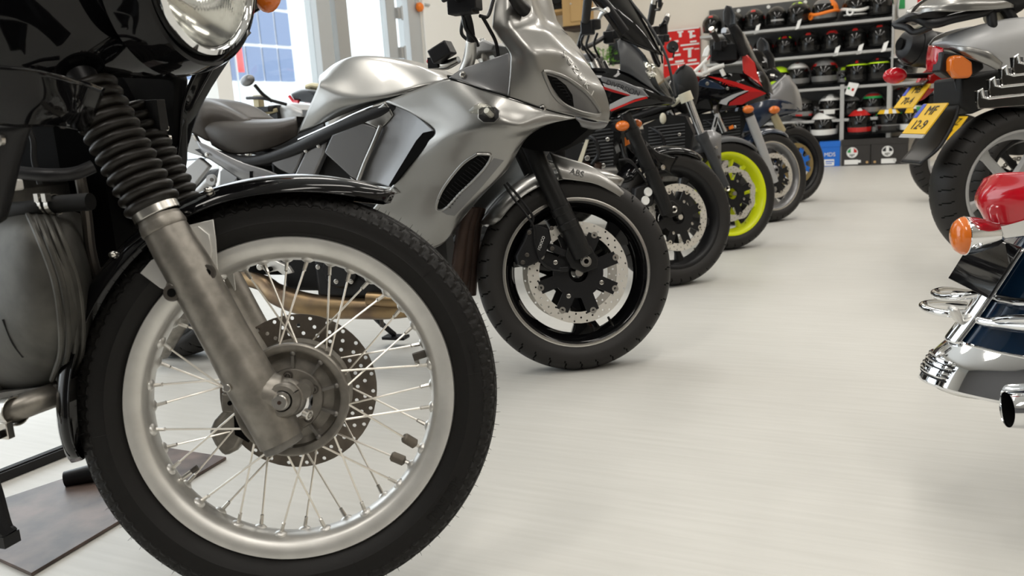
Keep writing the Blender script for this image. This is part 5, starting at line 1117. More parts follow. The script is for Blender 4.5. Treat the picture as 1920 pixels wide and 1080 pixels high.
# ---- machines by the window, seen past the silver tank
sbk, SB, SW, SM = bike(470, 268, 158, 150, 'small silver motorcycle by the window with clear screen and grey mirror', z=.30, lean=0)
SB = Fr(at(505, 215, 4.9)*A3((1, 1, 0)), 160); sbk.matrix_basis = SB.M; WM[sbk.name] = SB.M.copy()
cast_wheel(sbk, SB.M @ Matrix.Translation((.42, 0, .30)), .30, .058, .228, 'black_satin', 3, .06, .15); cast_wheel(sbk, SB.M @ Matrix.Translation((-1.0, 0, .30)), .30, .085, .228, 'black_satin', 3, .06, .11, name='rear_wheel')
mb = MB(); mb.box((-.25, 0, .45), (.45, .26, .40), 'black_matt'); link('engine', mb, sbk, bevel=.02)
mb = MB()
for s in (1, -1): mb.tube([(.42, .1*s, .30), (.14, .1*s, .95)], [.028, .022], 'steel', 12)
link('fork_leg', mb, sbk, each=True)
mb = MB(); mb.loft([[SB.pix(565, 206, 0), SB.pix(540, 194, 0), SB.pix(518, 192, 0)], [SB.pix(567, 210, -.12), SB.pix(540, 200, -.13), SB.pix(516, 202, -.10)], [SB.pix(567, 226, -.12), SB.pix(540, 226, -.13), SB.pix(520, 224, -.10)]], 'grey_light', 16, 14, True); link('fuel_tank', mb, sbk, solid=.003)
mb = MB(); mb.loft([[(-.5, 0, .80), (-.8, 0, .80), (-1.1, 0, .88)], [(-.5, .1, .78), (-.8, .12, .77), (-1.1, .09, .85)], [(-.5, .1, .7), (-.8, .1, .7), (-1.1, .08, .8)]], 'seat', 14, 10, True); link('seat', mb, sbk)
mb = MB(); mb.loft([[SB.pix(464, 184, -.16), SB.pix(465, 163, -.16), SB.pix(470, 152, -.12)], [SB.pix(500, 185, -.2), SB.pix(495, 165, -.2), SB.pix(492, 155, -.2)], [SB.pix(545, 190, -.14), SB.pix(530, 174, -.16), SB.pix(510, 160, -.18)]], 'lens_clear', 12, 14); link('windscreen', mb, sbk, solid=.003)
mb = MB(); mb.ell(SB.pix(464, 151, -.3), (.045, .03, .03), 'silver_dark', 12, ax=((1, 0, -.3), (0, 1, 0), (.3, 0, 1))); mb.tube([SB.pix(478, 160, -.3), SB.pix(492, 176, -.25), SB.pix(510, 190, -.2)], .010, 'black_satin', 8, 10); link('mirror', mb, sbk)
mb = MB(); ptube(mb, SB, ((462, 184, -.2), (490, 184, -.22), (515, 190, -.2), (538, 196, -.16)), .010, 'black_satin', 8, 16); mb.box(SB.pix(490, 206, -.15), (.18, .12, .03), 'black_satin'); ptube(mb, SB, ((466, 222, -.2), (490, 214, -.18), (520, 206, -.15)), .012, 'tan', 8); mb.box(SB.pix(522, 214, -.1), (.06, .1, .1), 'black_satin'); mb.box(SB.pix(485, 190, -.15), (.04, .05, .07), 'tan'); link('cockpit', mb, sbk, bevel=.006)
dbk = thing('motorcycle', 'black motorcycle tail with thin red lamp poking up behind the silver tank by the window', 'motorcycle', Fr(at(575, 190, 6.0)*A3((1, 1, 0)), -15)); DB = Fr(at(575, 190, 6.0)*A3((1, 1, 0)), -15)
mb = MB(); mb.loft([[DB.pix(545, 172, 0), DB.pix(565, 163, 0), DB.pix(600, 163, 0), DB.pix(650, 166, 0)], [DB.pix(546, 178, .1), DB.pix(568, 172, .12), DB.pix(600, 174, .13), DB.pix(650, 178, .13)], [DB.pix(554, 190, .08), DB.pix(572, 192, .1), DB.pix(600, 196, .12), DB.pix(650, 200, .12)]], 'black_gloss', 20, 14, True); link('tail', mb, dbk, solid=.003)
mb = MB()
for s in (1, -1): mb.tube([DB.pix(542, 180, .09)*A3((1, s, 1)), DB.pix(550, 190, .09)*A3((1, s, 1)), DB.pix(560, 191, .10)*A3((1, s, 1))], .012, 'lens_red', 8)
link('tail_light', mb, dbk, each=True)
mb = MB(); ptube(mb, DB, ((575, 163, .03), (585, 160, .04), (600, 162, .05)), .02, 'tan', 8); link('strap', mb, dbk)
cast_wheel(dbk, DB.M @ Matrix.Translation((.15, 0, .31)), .31, .09, .228, 'black_satin', 5, .04, .11, name='rear_wheel'); cast_wheel(dbk, DB.M @ Matrix.Translation((1.55, 0, .30)), .30, .06, .228, 'black_satin', 5, .04, .15)
mb = MB(); mb.box((.85, 0, .5), (.6, .26, .5), 'black_matt'); mb.tube([(.15, .12, .31), (.7, .12, .5)], .025, 'black_satin'); mb.tube([(.15, -.12, .31), (.7, -.12, .5)], .025, 'black_satin'); mb.tube([(1.55, .1, .3), (1.25, .1, .95)], .025, 'steel'); mb.tube([(1.55, -.1, .3), (1.25, -.1, .95)], .025, 'steel'); mb.box((.4, 0, .72), (.7, .1, .12), 'black_matt'); link('chassis', mb, dbk, bevel=.01)
# ================================================================ RIGHT SIDE MACHINES (seen from behind)
# ---- dark blue cruiser with chromed tail, nearest at right
KF = Fr((at(1840, 600, 1.52)*A3((1, 1, 0))), -8)
crz = thing('motorcycle', 'dark blue cruiser with chromed fender tip and red tail light, cut by the right edge', 'motorcycle', KF)
ridge = [KF.pix(x, y, 0) for x, y in ((2010, 330), (1960, 395), (1905, 465), (1862, 530), (1822, 592), (1782, 645))]
def fsec(P, hw, k=.14, n=13):
    return [[A3((p[0]+k*(abs(s)**2.2), hw*s, p[2]-.02*abs(s)**2)) for s in np.linspace(-1, 1, n)] for p in P]
mb = MB(); mb.grid(fsec(cr(ridge, 24), .115), 'blue_deep'); ff = link('rear_fender', mb, crz, solid=.004, ang=60)
tip = [KF.pix(x, y, 0) for x, y in ((1790, 634), (1768, 652), (1752, 668), (1738, 690), (1727, 712))]
mb = MB(); mb.grid(fsec(cr(tip, 20), .120, .15, 25), 'chrome'); tp = link('fender_tip', mb, ff, solid=.004, ang=60)
mb = MB()
for y in (672, 680, 688, 696):
    t = (y-634)/(712-634); p = cr(tip, 40)[int(t*39)]; row = [A3((p[0]+.15*(abs(s)**2.2)-.004, .120*s, p[2]-.02*abs(s)**2)) for s in np.linspace(-.42, .42, 13)]; mb.tube(row, [.001]+[.004]*11+[.001], 'chrome', 8)
    mb.tube([q+A3((-.001, 0, -.006)) for q in row], .0022, 'black_satin', 6)
link('tip_louvre', mb, tp)
mb = MB(); row = [A3((tip[0][0]+.15*(abs(s)**2.2)-.003, .120*s, tip[0][2]-.02*abs(s)**2)) for s in np.linspace(-1, 1, 25)]; mb.tube(row, .0028, 'chrome', 8); link('tip_seam', mb, tp)
mb = MB(); q = cr([KF.pix(x, y, 0) for x, y in ((1905, 462), (1862, 528), (1820, 590), (1784, 638))], 30); mb.grid([[p+A3((-.010+.012*abs(s)**2, .030*s, 0)) for s in np.linspace(-1, 1, 9)] for p in q], 'chrome'); st = link('fender_strip', mb, ff, solid=.004, ang=60)
mb = MB(); c = KF.pix(1808, 589, .0)+A3((-.014, 0, 0)); mb.box(c, (.014, .030, .034), 'rim_alu', ax=((1, 0, .35), (0, 1, 0), (-.5, 0, 1))); link('strip_badge', mb, st, bevel=.006)
for z, pts in (('a', ((1848, 548, -.0), (1800, 556, -.02), (1765, 556, -.07), (1752, 549, -.115), (1775, 545, -.16), (1830, 552, -.20))), ('b', ((1830, 586, -.0), (1780, 588, -.02), (1745, 582, -.06), (1730, 572, -.11), (1760, 568, -.16), (1810, 572, -.2)))):
    mb = MB(); ptube(mb, KF, pts, .0075, 'chrome', 14, 50); link('guard_rail', mb, crz)
for pts in (((1850, 556, .0), (1880, 562, .04), (1925, 568, .10), (1990, 560, .16)), ((1832, 592, .0), (1838, 602, .03), (1880, 608, .07), (1935, 612, .12), (2010, 605, .18)), ((1850, 604, .03), (1885, 600, .08), (1930, 598, .13))):
    mb = MB(); ptube(mb, KF, pts, .0085, 'chrome', 14, 40); link('guard_rail', mb, crz)
mb = MB(); shell(mb, KF, [[(1748, 718, -.02), (1790, 724, .03), (1850, 733, .08), (1925, 734, .12)], [(1756, 726, -.01), (1795, 735, .03), (1850, 742, .08), (1925, 742, .12)], [(1765, 732, 0), (1800, 742, .03), (1850, 748, .07), (1925, 748, .12)]], 'rim_alu', 16, 8, False); link('mud_flap', mb, ff, solid=.004)
mb = MB(); d = A3((-.95, -.30, .02)); c = KF.pix(1888, 768, .17); ax = nrm(A3((1, .0, 0.02))); mb.lathe([(.0285, .004), (.0295, 0), (.0305, .003), (.032, .02), (.040, .12), (.041, .30)], c, ax, 'chrome', 40); mb.lathe([(1e-4, .12), (.024, .12), (.027, .02), (.0285, .004)], c, ax, 'void', 40); link('exhaust_pipe', mb, crz)
mb = MB(); mb.loft([[KF.pix(1848, 336, .0), KF.pix(1880, 326, .06), KF.pix(1960, 322, .13)], [KF.pix(1845, 372, .0)+A3((-.012, 0, 0)), KF.pix(1876, 374, .06)+A3((-.02, 0, 0)), KF.pix(1960, 368, .14)], [KF.pix(1846, 402, .0), KF.pix(1866, 424, .05), KF.pix(1960, 400, .13)]], 'lens_red', 20, 20)
tl = link('tail_light', mb, crz, solid=.008)
mb = MB(); mb.loft([[KF.pix(1858, 345, .02)+A3((.03, 0, 0)), KF.pix(1950, 338, .1)+A3((.03, 0, 0))], [KF.pix(1862, 410, .02)+A3((.03, 0, 0)), KF.pix(1950, 392, .1)+A3((.03, 0, 0))]], 'reflector', 6, 6); link('light_reflector', mb, tl, solid=.004)
mb = MB(); plate(mb, KF, [(1822, 432), (1860, 424), (1960, 396), (1960, 440), (1880, 450), (1833, 460)], .03, .012, 'chrome'); br = link('plate_bracket', mb, crz, bevel=.003)
mb = MB(); ptube(mb, KF, ((1838, 418, .05), (1812, 420, .06)), [.026, .030], 'chrome', 24, 8); ts = link('turn_signal', mb, crz)
ax = nrm(KF.pix(1800, 442, .06)-KF.pix(1838, 440, .06)); ax = A3((-1.0, 0, 0)); c = KF.pix(1808, 442, .06)
mb.v = []; mb.f = []; mb.m = []
mb.lathe([(1e-4, -.055), (.020, -.053), (.031, -.02), (.034, 0), (.030, .003)], c, ax, 'chrome', 32); ts.data.clear_geometry(); bpy.data.objects.remove(ts); ts = link('turn_signal', mb, crz)
mb = MB(); mb.lathe([(.033, 0), (.032, .006), (.026, .014), (.016, .019), (1e-4, .021)], c, ax, 'lens_amber', 32); link('signal_lens', mb, ts)
mb = MB(); mb.tube([c-ax*.05, KF.pix(1870, 446, .03)], .012, 'chrome', 12); link('signal_stalk', mb, ts)
mb = MB(); u1, u2 = KF.pix(1868, 452, 0), KF.pix(1812, 540, 0); mb.prism([u1+A3((0, -.09, 0)), u1+A3((0, .09, 0)), u2+A3((0, .09, 0)), u2+A3((0, -.09, 0))], (.006, 0, .003), 'black_gloss'); link('plate_holder', mb, crz, bevel=.002)
for k in range(4):
    x, y = 1834+k*22.5, 190-k*21.5
    mb = MB(); P = [(x, y-14), (x+6, y-18), (x+9, y-6), (x+18, y-4), (x+140, y-16), (x+140, y+2), (x+2, y+11), (x-1, y+4)]
    P = [(x+(a-x)*1.15, y+(b-y)*1.3) for a, b in P]; mb.prism([KF.pix(a, b, .11-.012*k) for a, b in P], (0, .006, 0), 'chrome_dark_reflection'); rf = link('rack_fin', mb, crz, bevel=.001)  # fins are bright chrome; the darker tone stands in for what they mirror
    mb = MB(); mb.tube([KF.pix(a, b, .112-.012*k) for a, b in P[:5]], .0022, 'chrome', 8); mb.prism([KF.pix(a, b, .104-.012*k) for a, b in ((x+7, y-20), (x+17, y-20), (x+19, y-6), (x+26, y-3), (x+150, y-16), (x+150, y-8), (x+22, y+4), (x+9, y+1))], (0, .03, 0), 'chrome'); link('fin_lip', mb, rf, bevel=.002)
mb = MB(); mb.tube([KF.pix(1990, 120, .06), KF.pix(1960, 250, .03), KF.pix(1950, 330, 0)], .02, 'chrome', 12); link('rack_stay', mb, crz)
mb = MB(); mb.box(KF.pix(1960, 560, -.0)+A3((.25, 0, 0)), (.4, .2, .2), 'black_satin'); mb.box((.95, 0, .45), (.6, .3, .5), 'black_satin'); mb.tube([KF.pix(1895, 690, .05)+A3((.04, 0, 0)), (.6, -.12, .3)], .03, 'black_satin', 14); link('chassis', mb, crz, bevel=.02)
cast_wheel(crz, KF.M @ Matrix.Translation((.46, 0, .31)), .31, .075, .21, 'black_satin', 5, .05, .12, twin=False, name='rear_wheel')
cast_wheel(crz, KF.M @ Matrix.Translation((2.1, 0, .31)), .31, .06, .21, 'black_satin', 5, .05, .15)
mb = MB(); mb.loft([[(.3, 0, .72), (.7, 0, .70), (1.1, 0, .74)], [(.3, .12, .70), (.7, .16, .68), (1.1, .14, .70)], [(.3, .12, .6), (.7, .15, .58), (1.1, .12, .6)]], 'seat', 14, 12, True); link('seat', mb, crz)
mb = MB(); mb.loft([[(1.1, 0, .92), (1.4, 0, .95), (1.75, 0, .9)], [(1.1, .14, .86), (1.4, .17, .88), (1.75, .1, .86)], [(1.1, .12, .7), (1.4, .15, .7), (1.75, .08, .74)]], 'blue_deep', 16, 12, True); link('fuel_tank', mb, crz)
mb = MB()
for s in (1, -1): mb.tube([(2.1, .1*s, .31), (1.75, .1*s, .98)], .025, 'chrome', 12)
link('fork_leg', mb, crz, each=True)

# ---- silver tourer with rear rack
c0 = at(1896, 349, 3.3); TF = Fr((c0[0], c0[1], 0), 1); TZ = c0[2]
tou = thing('motorcycle', 'silver touring motorcycle seen from behind with black rack, large amber light and yellow plate', 'motorcycle', TF)
wt = cast_wheel(tou, TF.M @ Matrix.Translation((0, 0, TZ)), .315, .085, .222, 'grey_light', 5, .04, 0, name='rear_wheel')
mb = MB(); shell(mb, TF, [[(1752, 78, .02), (1790, 62, .10), (1840, 46, .16), (1900, 34, .2), (1980, 30, .22)], [(1748, 84, .02), (1795, 74, .14), (1850, 66, .2), (1920, 64, .23), (1990, 70, .24)], [(1760, 90, .04), (1800, 90, .16), (1850, 95, .21), (1910, 110, .23), (1980, 130, .24)], [(1765, 92, .05), (1805, 98, .16), (1845, 108, .2), (1880, 125, .21), (1960, 150, .22)]], 'grey_light', 30, 24, .3); tb = link('tail', mb, tou, solid=.004)
mb = MB(); shell(mb, TF, [[(1764, 86, .05), (1800, 86, .165), (1850, 96, .215), (1880, 118, .218)], [(1766, 92, .06), (1802, 96, .17), (1848, 108, .215), (1876, 126, .215)], [(1780, 97, .07), (1806, 104, .16), (1842, 118, .20), (1874, 134, .20)]], 'silver', 24, 10, .3); link('tail_moulding', mb, tb, solid=.004)
mb = MB(); shell(mb, TF, [[(1742, 85, .02), (1754, 86, .09), (1768, 90, .13)], [(1738, 110, .02), (1752, 112, .10), (1767, 116, .14)], [(1738, 133, .02), (1752, 134, .09), (1763, 134, .13)]], 'lens_red', 14, 12, False); link('tail_light', mb, tou, solid=.006)
mb = MB(); plate(mb, TF, [(1768, 96), (1790, 100), (1844, 116), (1846, 128), (1828, 142), (1780, 146), (1762, 134)], .15, .06, 'black_satin', False); link('lamp_housing', mb, tou, bevel=.006)
mb = MB(); plate(mb, TF, [(1784, 110), (1790, 103), (1806, 104), (1824, 116), (1825, 138), (1820, 146), (1796, 147), (1784, 132)], .185, .05, 'lens_amber', False); link('turn_signal', mb, tou, bevel=.012)
mb = MB(); ptube(mb, TF, ((1678, 46, -.02), (1712, 32, .08), (1748, 44, .14), (1790, 34, .16), (1845, 22, .17), (1862, 16, .17), (1882, 14, .17), (1900, 40, .18), (1935, 90, .19)), [.014, .018, .018, .018, .018, .018, .02, .02, .02], 'black_satin', 12, 60)
ptube(mb, TF, ((1680, 48, .0), (1700, 52, .06), (1716, 61, .09), (1745, 50, .13)), .013, 'black_satin', 10, 20); ptube(mb, TF, ((1858, 20, .17), (1862, 50, .18), (1876, 88, .19), (1890, 96, .2), (1940, 100, .2)), .017, 'black_satin', 12, 30)
ptube(mb, TF, ((1716, 56, .06), (1732, 48, .10)), .006, 'cream', 8); link('luggage_rack', mb, tou)
mb = MB(); mb.cyl(TF.pix(1868, 28, .14), (0, 1, 0), .035, .05, 'cream', 20); link('rack_mount', mb, tou)
mb = MB(); shell(mb, TF, [[(1712, 26, .02), (1735, 4, .05), (1790, -22, .1), (1850, -24, .12), (1900, -22, .14)], [(1717, 26, .04), (1742, 10, .12), (1795, 0, .18), (1860, 2, .2), (1900, 0, .2)], [(1716, 30, .04), (1745, 22, .14), (1800, 21, .19), (1860, 18, .2), (1900, 14, .2)]], 'silver', 24, 16, .3); tc = link('top_case', mb, tou, solid=.004)
mb = MB(); plate(mb, TF, [(1718, 28), (1745, 23), (1800, 22), (1858, 20), (1850, 27), (1750, 34), (1722, 33)], .15, .18, 'black_satin'); link('case_base', mb, tc)
mb = MB(); mb.ell(TF.pix(1880, -4, .12), (.09, .1, .07), 'black_satin', 14); link('pillion_seat', mb, tou)
# plate: faces backwards
def num_plate(root, F, quad, l1, l2, strip=True, r=.0):
    P = [A3(F.loc(p)) for p in quad]; n = nrm(np.cross(P[1]-P[0], P[3]-P[0])); n = n if n[0] < 0 else -n
    mb = MB(); mb.prism(P, -n*.006, 'plate_yellow'); o = link('number_plate', mb, root, bevel=.001)
    ex = nrm(P[1]-P[0]); ey = nrm(P[0]-P[3]); W = np.linalg.norm(P[1]-P[0]); H = np.linalg.norm(P[3]-P[0])
    up = lambda u, v: P[3]+ex*W*u+ey*H*v+n*.0015
    if strip: mb = MB(); mb.prism([up(0, .52), up(.16, .52), up(.16, .98), up(0, .98)], -n*.002, 'plate_blue'); link('plate_strip', mb, o)
    mb = MB(); mb.text(l1, up(.58, .74), ex, ey, H*.42, 'ink', .0008); link('plate_lettering', mb, o); mb = MB(); mb.text(l2, up(.5, .27), ex, ey, H*.42, 'ink', .0008); link('plate_lettering', mb, o)
    return o
pc = TF.W(TF.pix(1733, 222, .0)); back = A3((0, -1, 0)); PX = TF.W(A3((0, -1, 0)))-TF.W(A3((0, 0, 0)))
pu = nrm(A3((TF.f[0]*.62, TF.f[1]*.62, .8))); pw = -TF.l
quad = [pc-pw*.088+pu*.070, pc+pw*.088+pu*.070, pc+pw*.088-pu*.070, pc-pw*.088-pu*.070]
num_plate(tou, TF, quad, 'MF', '12-9')
mb = MB(); pl = [TF.loc(p) for p in (pc-pw*.09-pu*.073, pc+pw*.09-pu*.073, pc+pw*.09-pu*.090, pc-pw*.09-pu*.090)]; mb.prism(pl, (.006, 0, 0), 'grey_light'); link('plate_holder', mb, tou)
mb = MB(); mb.loft([[TF.pix(1790, 146, -.06), TF.pix(1790, 146, .06)], [TF.loc(pc)+A3((.085, .09, .03)), TF.loc(pc)+A3((.085, -.09, .03))], [TF.loc(pc)+A3((.02, .10, -.10)), TF.loc(pc)+A3((.02, -.10, -.10))], [TF.loc(pc)+A3((-.05, .08, -.17)), TF.loc(pc)+A3((-.05, -.08, -.17))]], 'black_satin', 10, 20); link('mudguard', mb, tou, solid=.008)
mb = MB(); plate(mb, TF, [(1802, 146), (1830, 142), (1880, 130), (1960, 160), (1960, 205), (1860, 198), (1822, 215), (1800, 200)], .10, .2, 'black_matt'); link('undertray', mb, tou, bevel=.01)
mb = MB(); mb.tube([(0, -.10, .31), (.5, -.12, .42)], .03, 'grey_mid', 14); mb.tube([(0, .10, .31), (.5, .12, .42)], .03, 'grey_mid', 14); mb.tube([(.02, -.13, .48), (.4, -.14, .5), (.6, -.12, .35)], .02, 'grey_light', 12); mb.ell((.12, -.12, .33), (.12, .05, .08), 'cast_alu_dark', 12); mb.box((.75, 0, .5), (.5, .3, .5), 'cast_alu_dark'); link('swingarm', mb, tou, bevel=.02)
cast_wheel(tou, TF.M @ Matrix.Translation((1.48, 0, .3)), .30, .06, .228, 'grey_light', 5, .04, .15)
mb = MB(); mb.loft([[(.75, 0, 1.0), (1.0, 0, 1.03), (1.3, 0, .98)], [(.75, .14, .94), (1.0, .2, .96), (1.3, .18, .92)], [(.75, .13, .75), (1.0, .2, .7), (1.3, .2, .68)]], 'silver', 16, 14, True); link('fuel_tank', mb, tou)
mb = MB(); mb.loft([[(.02, 0, .90), (.35, 0, .86), (.75, 0, .9)], [(.02, .12, .88), (.35, .16, .84), (.75, .13, .87)], [(.02, .12, .8), (.35, .14, .76), (.75, .12, .78)]], 'seat', 16, 12, True); link('seat', mb, tou)
mb = MB()
for s in (1, -1): mb.tube([(1.48, .1*s, .30), (1.18, .1*s, .98)], .026, 'steel', 12)
link('fork_leg', mb, tou, each=True)

# ---- red tailed machine with fat black silencer
c0 = gnd(1780, 300, .31)
RF2 = Fr((at(1775, 300, 4.35)[0], at(1775, 300, 4.35)[1], 0), 1)
redb = thing('motorcycle', 'motorcycle with red tail piece and fat dark silencer beyond the silver tourer', 'motorcycle', RF2)
mb = MB(); shell(mb, RF2, [[(1740, 136, .02), (1746, 140, .06), (1790, 118, .1), (1850, 100, .12)], [(1730, 165, .03), (1740, 165, .07), (1790, 140, .12), (1850, 125, .14)], [(1716, 190, .02), (1732, 186, .05), (1770, 160, .1), (1850, 150, .12)]], 'red', 18, 14); link('tail', mb, redb, solid=.004)
pc2 = RF2.W(RF2.pix(1709, 180, .05)); quad2 = [pc2-(-RF2.l)*.10+pu*.07, pc2+(-RF2.l)*.10+pu*.07, pc2+(-RF2.l)*.10-pu*.07, pc2-(-RF2.l)*.10-pu*.07]
num_plate(redb, RF2, quad2, 'MB', '70-4')
mb = MB(); mb.loft([[RF2.loc(pc2)+A3((.01, .1, .05)), RF2.loc(pc2)+A3((.01, -.1, .05))], [RF2.pix(1740, 150, -.08), RF2.pix(1740, 150, .08)]], 'black_satin', 6, 10); link('plate_holder', mb, redb, solid=.008)
ax = nrm(A3((-1, -.12, .22))); c = RF2.pix(1716, 88, .16)
mb = MB(); mb.lathe([(1e-4, .075), (.04, .075), (.066, .062), (.082, .03), (.088, -.02), (.09, -.30), (.06, -.4)], c, ax, 'black_satin', 36); mb.cyl(c+ax*.086, ax, .03, .004, 'void', 24); ex_ = link('muffler', mb, redb)
mb = MB(); mb.lathe([(.089, -.06), (.092, -.05), (.092, 0), (.089, .01)], c, ax, 'black_satin', 36); link('muffler_band', mb, ex_)
mb = MB(); mb.ell(RF2.pix(1678, 142, .12), (.06, .03, .04), 'lens_red', 10); mb.tube([RF2.pix(1690, 142, .1), RF2.pix(1720, 142, .04), RF2.pix(1760, 140, .02)], .014, 'black_satin', 10); link('turn_signal', mb, redb)
mb = MB(); plate(mb, RF2, [(1744, 158), (1778, 152), (1778, 160), (1746, 166)], .14, .02, 'rim_alu'); link('footrest', mb, redb)
cast_wheel(redb, RF2.M @ Matrix.Translation((.42, 0, .31)), .31, .085, .228, 'black_satin', 5, .04, .11, name='rear_wheel'); cast_wheel(redb, RF2.M @ Matrix.Translation((1.82, 0, .3)), .30, .06, .228, 'black_satin', 5, .04, .15)
mb = MB(); mb.box((1.05, 0, .55), (.6, .26, .5), 'black_matt'); mb.tube([(.42, -.11, .31), (.8, -.12, .45)], .025, 'black_satin'); mb.tube([(.42, .11, .31), (.8, .12, .45)], .025, 'black_satin'); mb.tube([(1.82, .1, .3), (1.52, .1, .95)], .025, 'steel'); mb.tube([(1.82, -.1, .3), (1.52, -.1, .95)], .025, 'steel'); mb.box((.5, 0, .76), (.9, .12, .12), 'black_matt'); link('chassis', mb, redb, bevel=.015)
mb = MB(); mb.loft([[(.7, 0, 1.0), (.95, 0, 1.03), (1.2, 0, .98)], [(.7, .12, .94), (.95, .17, .96), (1.2, .14, .92)], [(.7, .1, .8), (.95, .15, .78), (1.2, .13, .78)]], 'red', 14, 12, True); link('fuel_tank', mb, redb)

# ---- black machine whose tyre and plate show behind the silver tourer
VF = Fr((at(1787, 292, 6.1)[0], at(1787, 292, 6.1)[1], 0), 2)
blk = thing('motorcycle', 'black motorcycle with pale rimmed rear tyre, furthest back in the right row', 'motorcycle', VF)
cast_wheel(blk, VF.M @ Matrix.Translation((0, 0, .31)), .315, .08, .222, 'grey_light', 5, .04, 0, name='rear_wheel'); cast_wheel(blk, VF.M @ Matrix.Translation((1.45, 0, .3)), .30, .06, .228, 'grey_light', 5, .04, .15)
mb = MB(); mb.box((.7, 0, .55), (.6, .26, .5), 'black_matt'); mb.tube([(0, -.12, .31), (.5, -.12, .45)], .025, 'black_satin'); mb.tube([(0, .12, .31), (.5, .12, .45)], .025, 'black_satin'); mb.tube([(1.45, .1, .3), (1.17, .1, .95)], .025, 'steel'); mb.tube([(1.45, -.1, .3), (1.17, -.1, .95)], .025, 'steel'); link('chassis', mb, blk, bevel=.015)
mb = MB(); mb.loft([[(-.25, 0, .80), (.1, 0, .82), (.6, 0, .85)], [(-.25, .1, .78), (.1, .13, .79), (.6, .12, .82)], [(-.25, .08, .70), (.1, .1, .68), (.6, .1, .72)]], 'black_gloss', 14, 12, True); link('tail', mb, blk, solid=.003)
pc3 = VF.W(VF.pix(1781, 240, .06)); quad3 = [pc3-VF.l*-.11+pu*.10, pc3+VF.l*-.11+pu*.10, pc3+VF.l*-.11-pu*.10, pc3-VF.l*-.11-pu*.10]
num_plate(blk, VF, quad3, 'MZ', '84-1')
# ================================================================ HELMET WALL
RK = .42
def rp(x, y, r=RK): return ROOM.pix(x, y, r)
xl, xr = rp(1318, 60)[0], rp(1672, 60)[0]
t = thing('display_rack', 'dark grey wall rack with pale metal shelves full of helmets', 'shelf rack', Fr(ROOM.W(((xl+xr)/2, -.2, 0)), -26))
def RM(): return ROOM.M
ztop = rp(1400, 12, .04)[2]
mb = MB(); mb.box(((xl+xr)/2, -.03, ztop/2), (xr-xl, .05, ztop), 'shelf_panel'); link('back_panel', mb, t, ROOM.M)
mb = MB(); mb.box((xr+.012, -.21, ztop/2-.1), (.022, .38, ztop-.2), 'shelf_grey'); link('side_panel', mb, t, ROOM.M)
x4 = rp(1735, 150)[0]
SZ = []
for (a, b, x0, x1) in (((1340, 69), (1660, 28), xl-.04, xr), ((1460, 109), (1660, 90), xl, xr), ((1520, 168), (1700, 151), xl+.6, x4), ((1520, 227), (1570, 222), xl+.6, x4)):
    z = (rp(*a)[2]+rp(*b)[2])/2; SZ.append(z)
    mb = MB(); mb.box(((x0+x1)/2, -RK/2-.01, z-.016), (x1-x0, RK-.02, .032), 'shelf_grey'); link('shelf', mb, t, ROOM.M, bevel=.003)
for px_ in (1578.5, 1666):
    x = rp(px_, 220)[0]; mb = MB(); z1 = SZ[2]+.02; mb.box((x, -RK-.004, z1/2), (.045, .012, z1), 'shelf_grey'); mb.box((x-.02, -RK+.012, z1/2), (.006, .035, z1), 'shelf_grey'); link('upright', mb, t, ROOM.M)
for x, y in ((1385, 20), (1441, 13), (1510, 4), (1500, 90)):
    mb = MB(); mb.cyl(ROOM.pix(x, y, .06), (0, 1, 0), .022, .02, 'paper', 14); link('panel_cap', mb, t, ROOM.M)

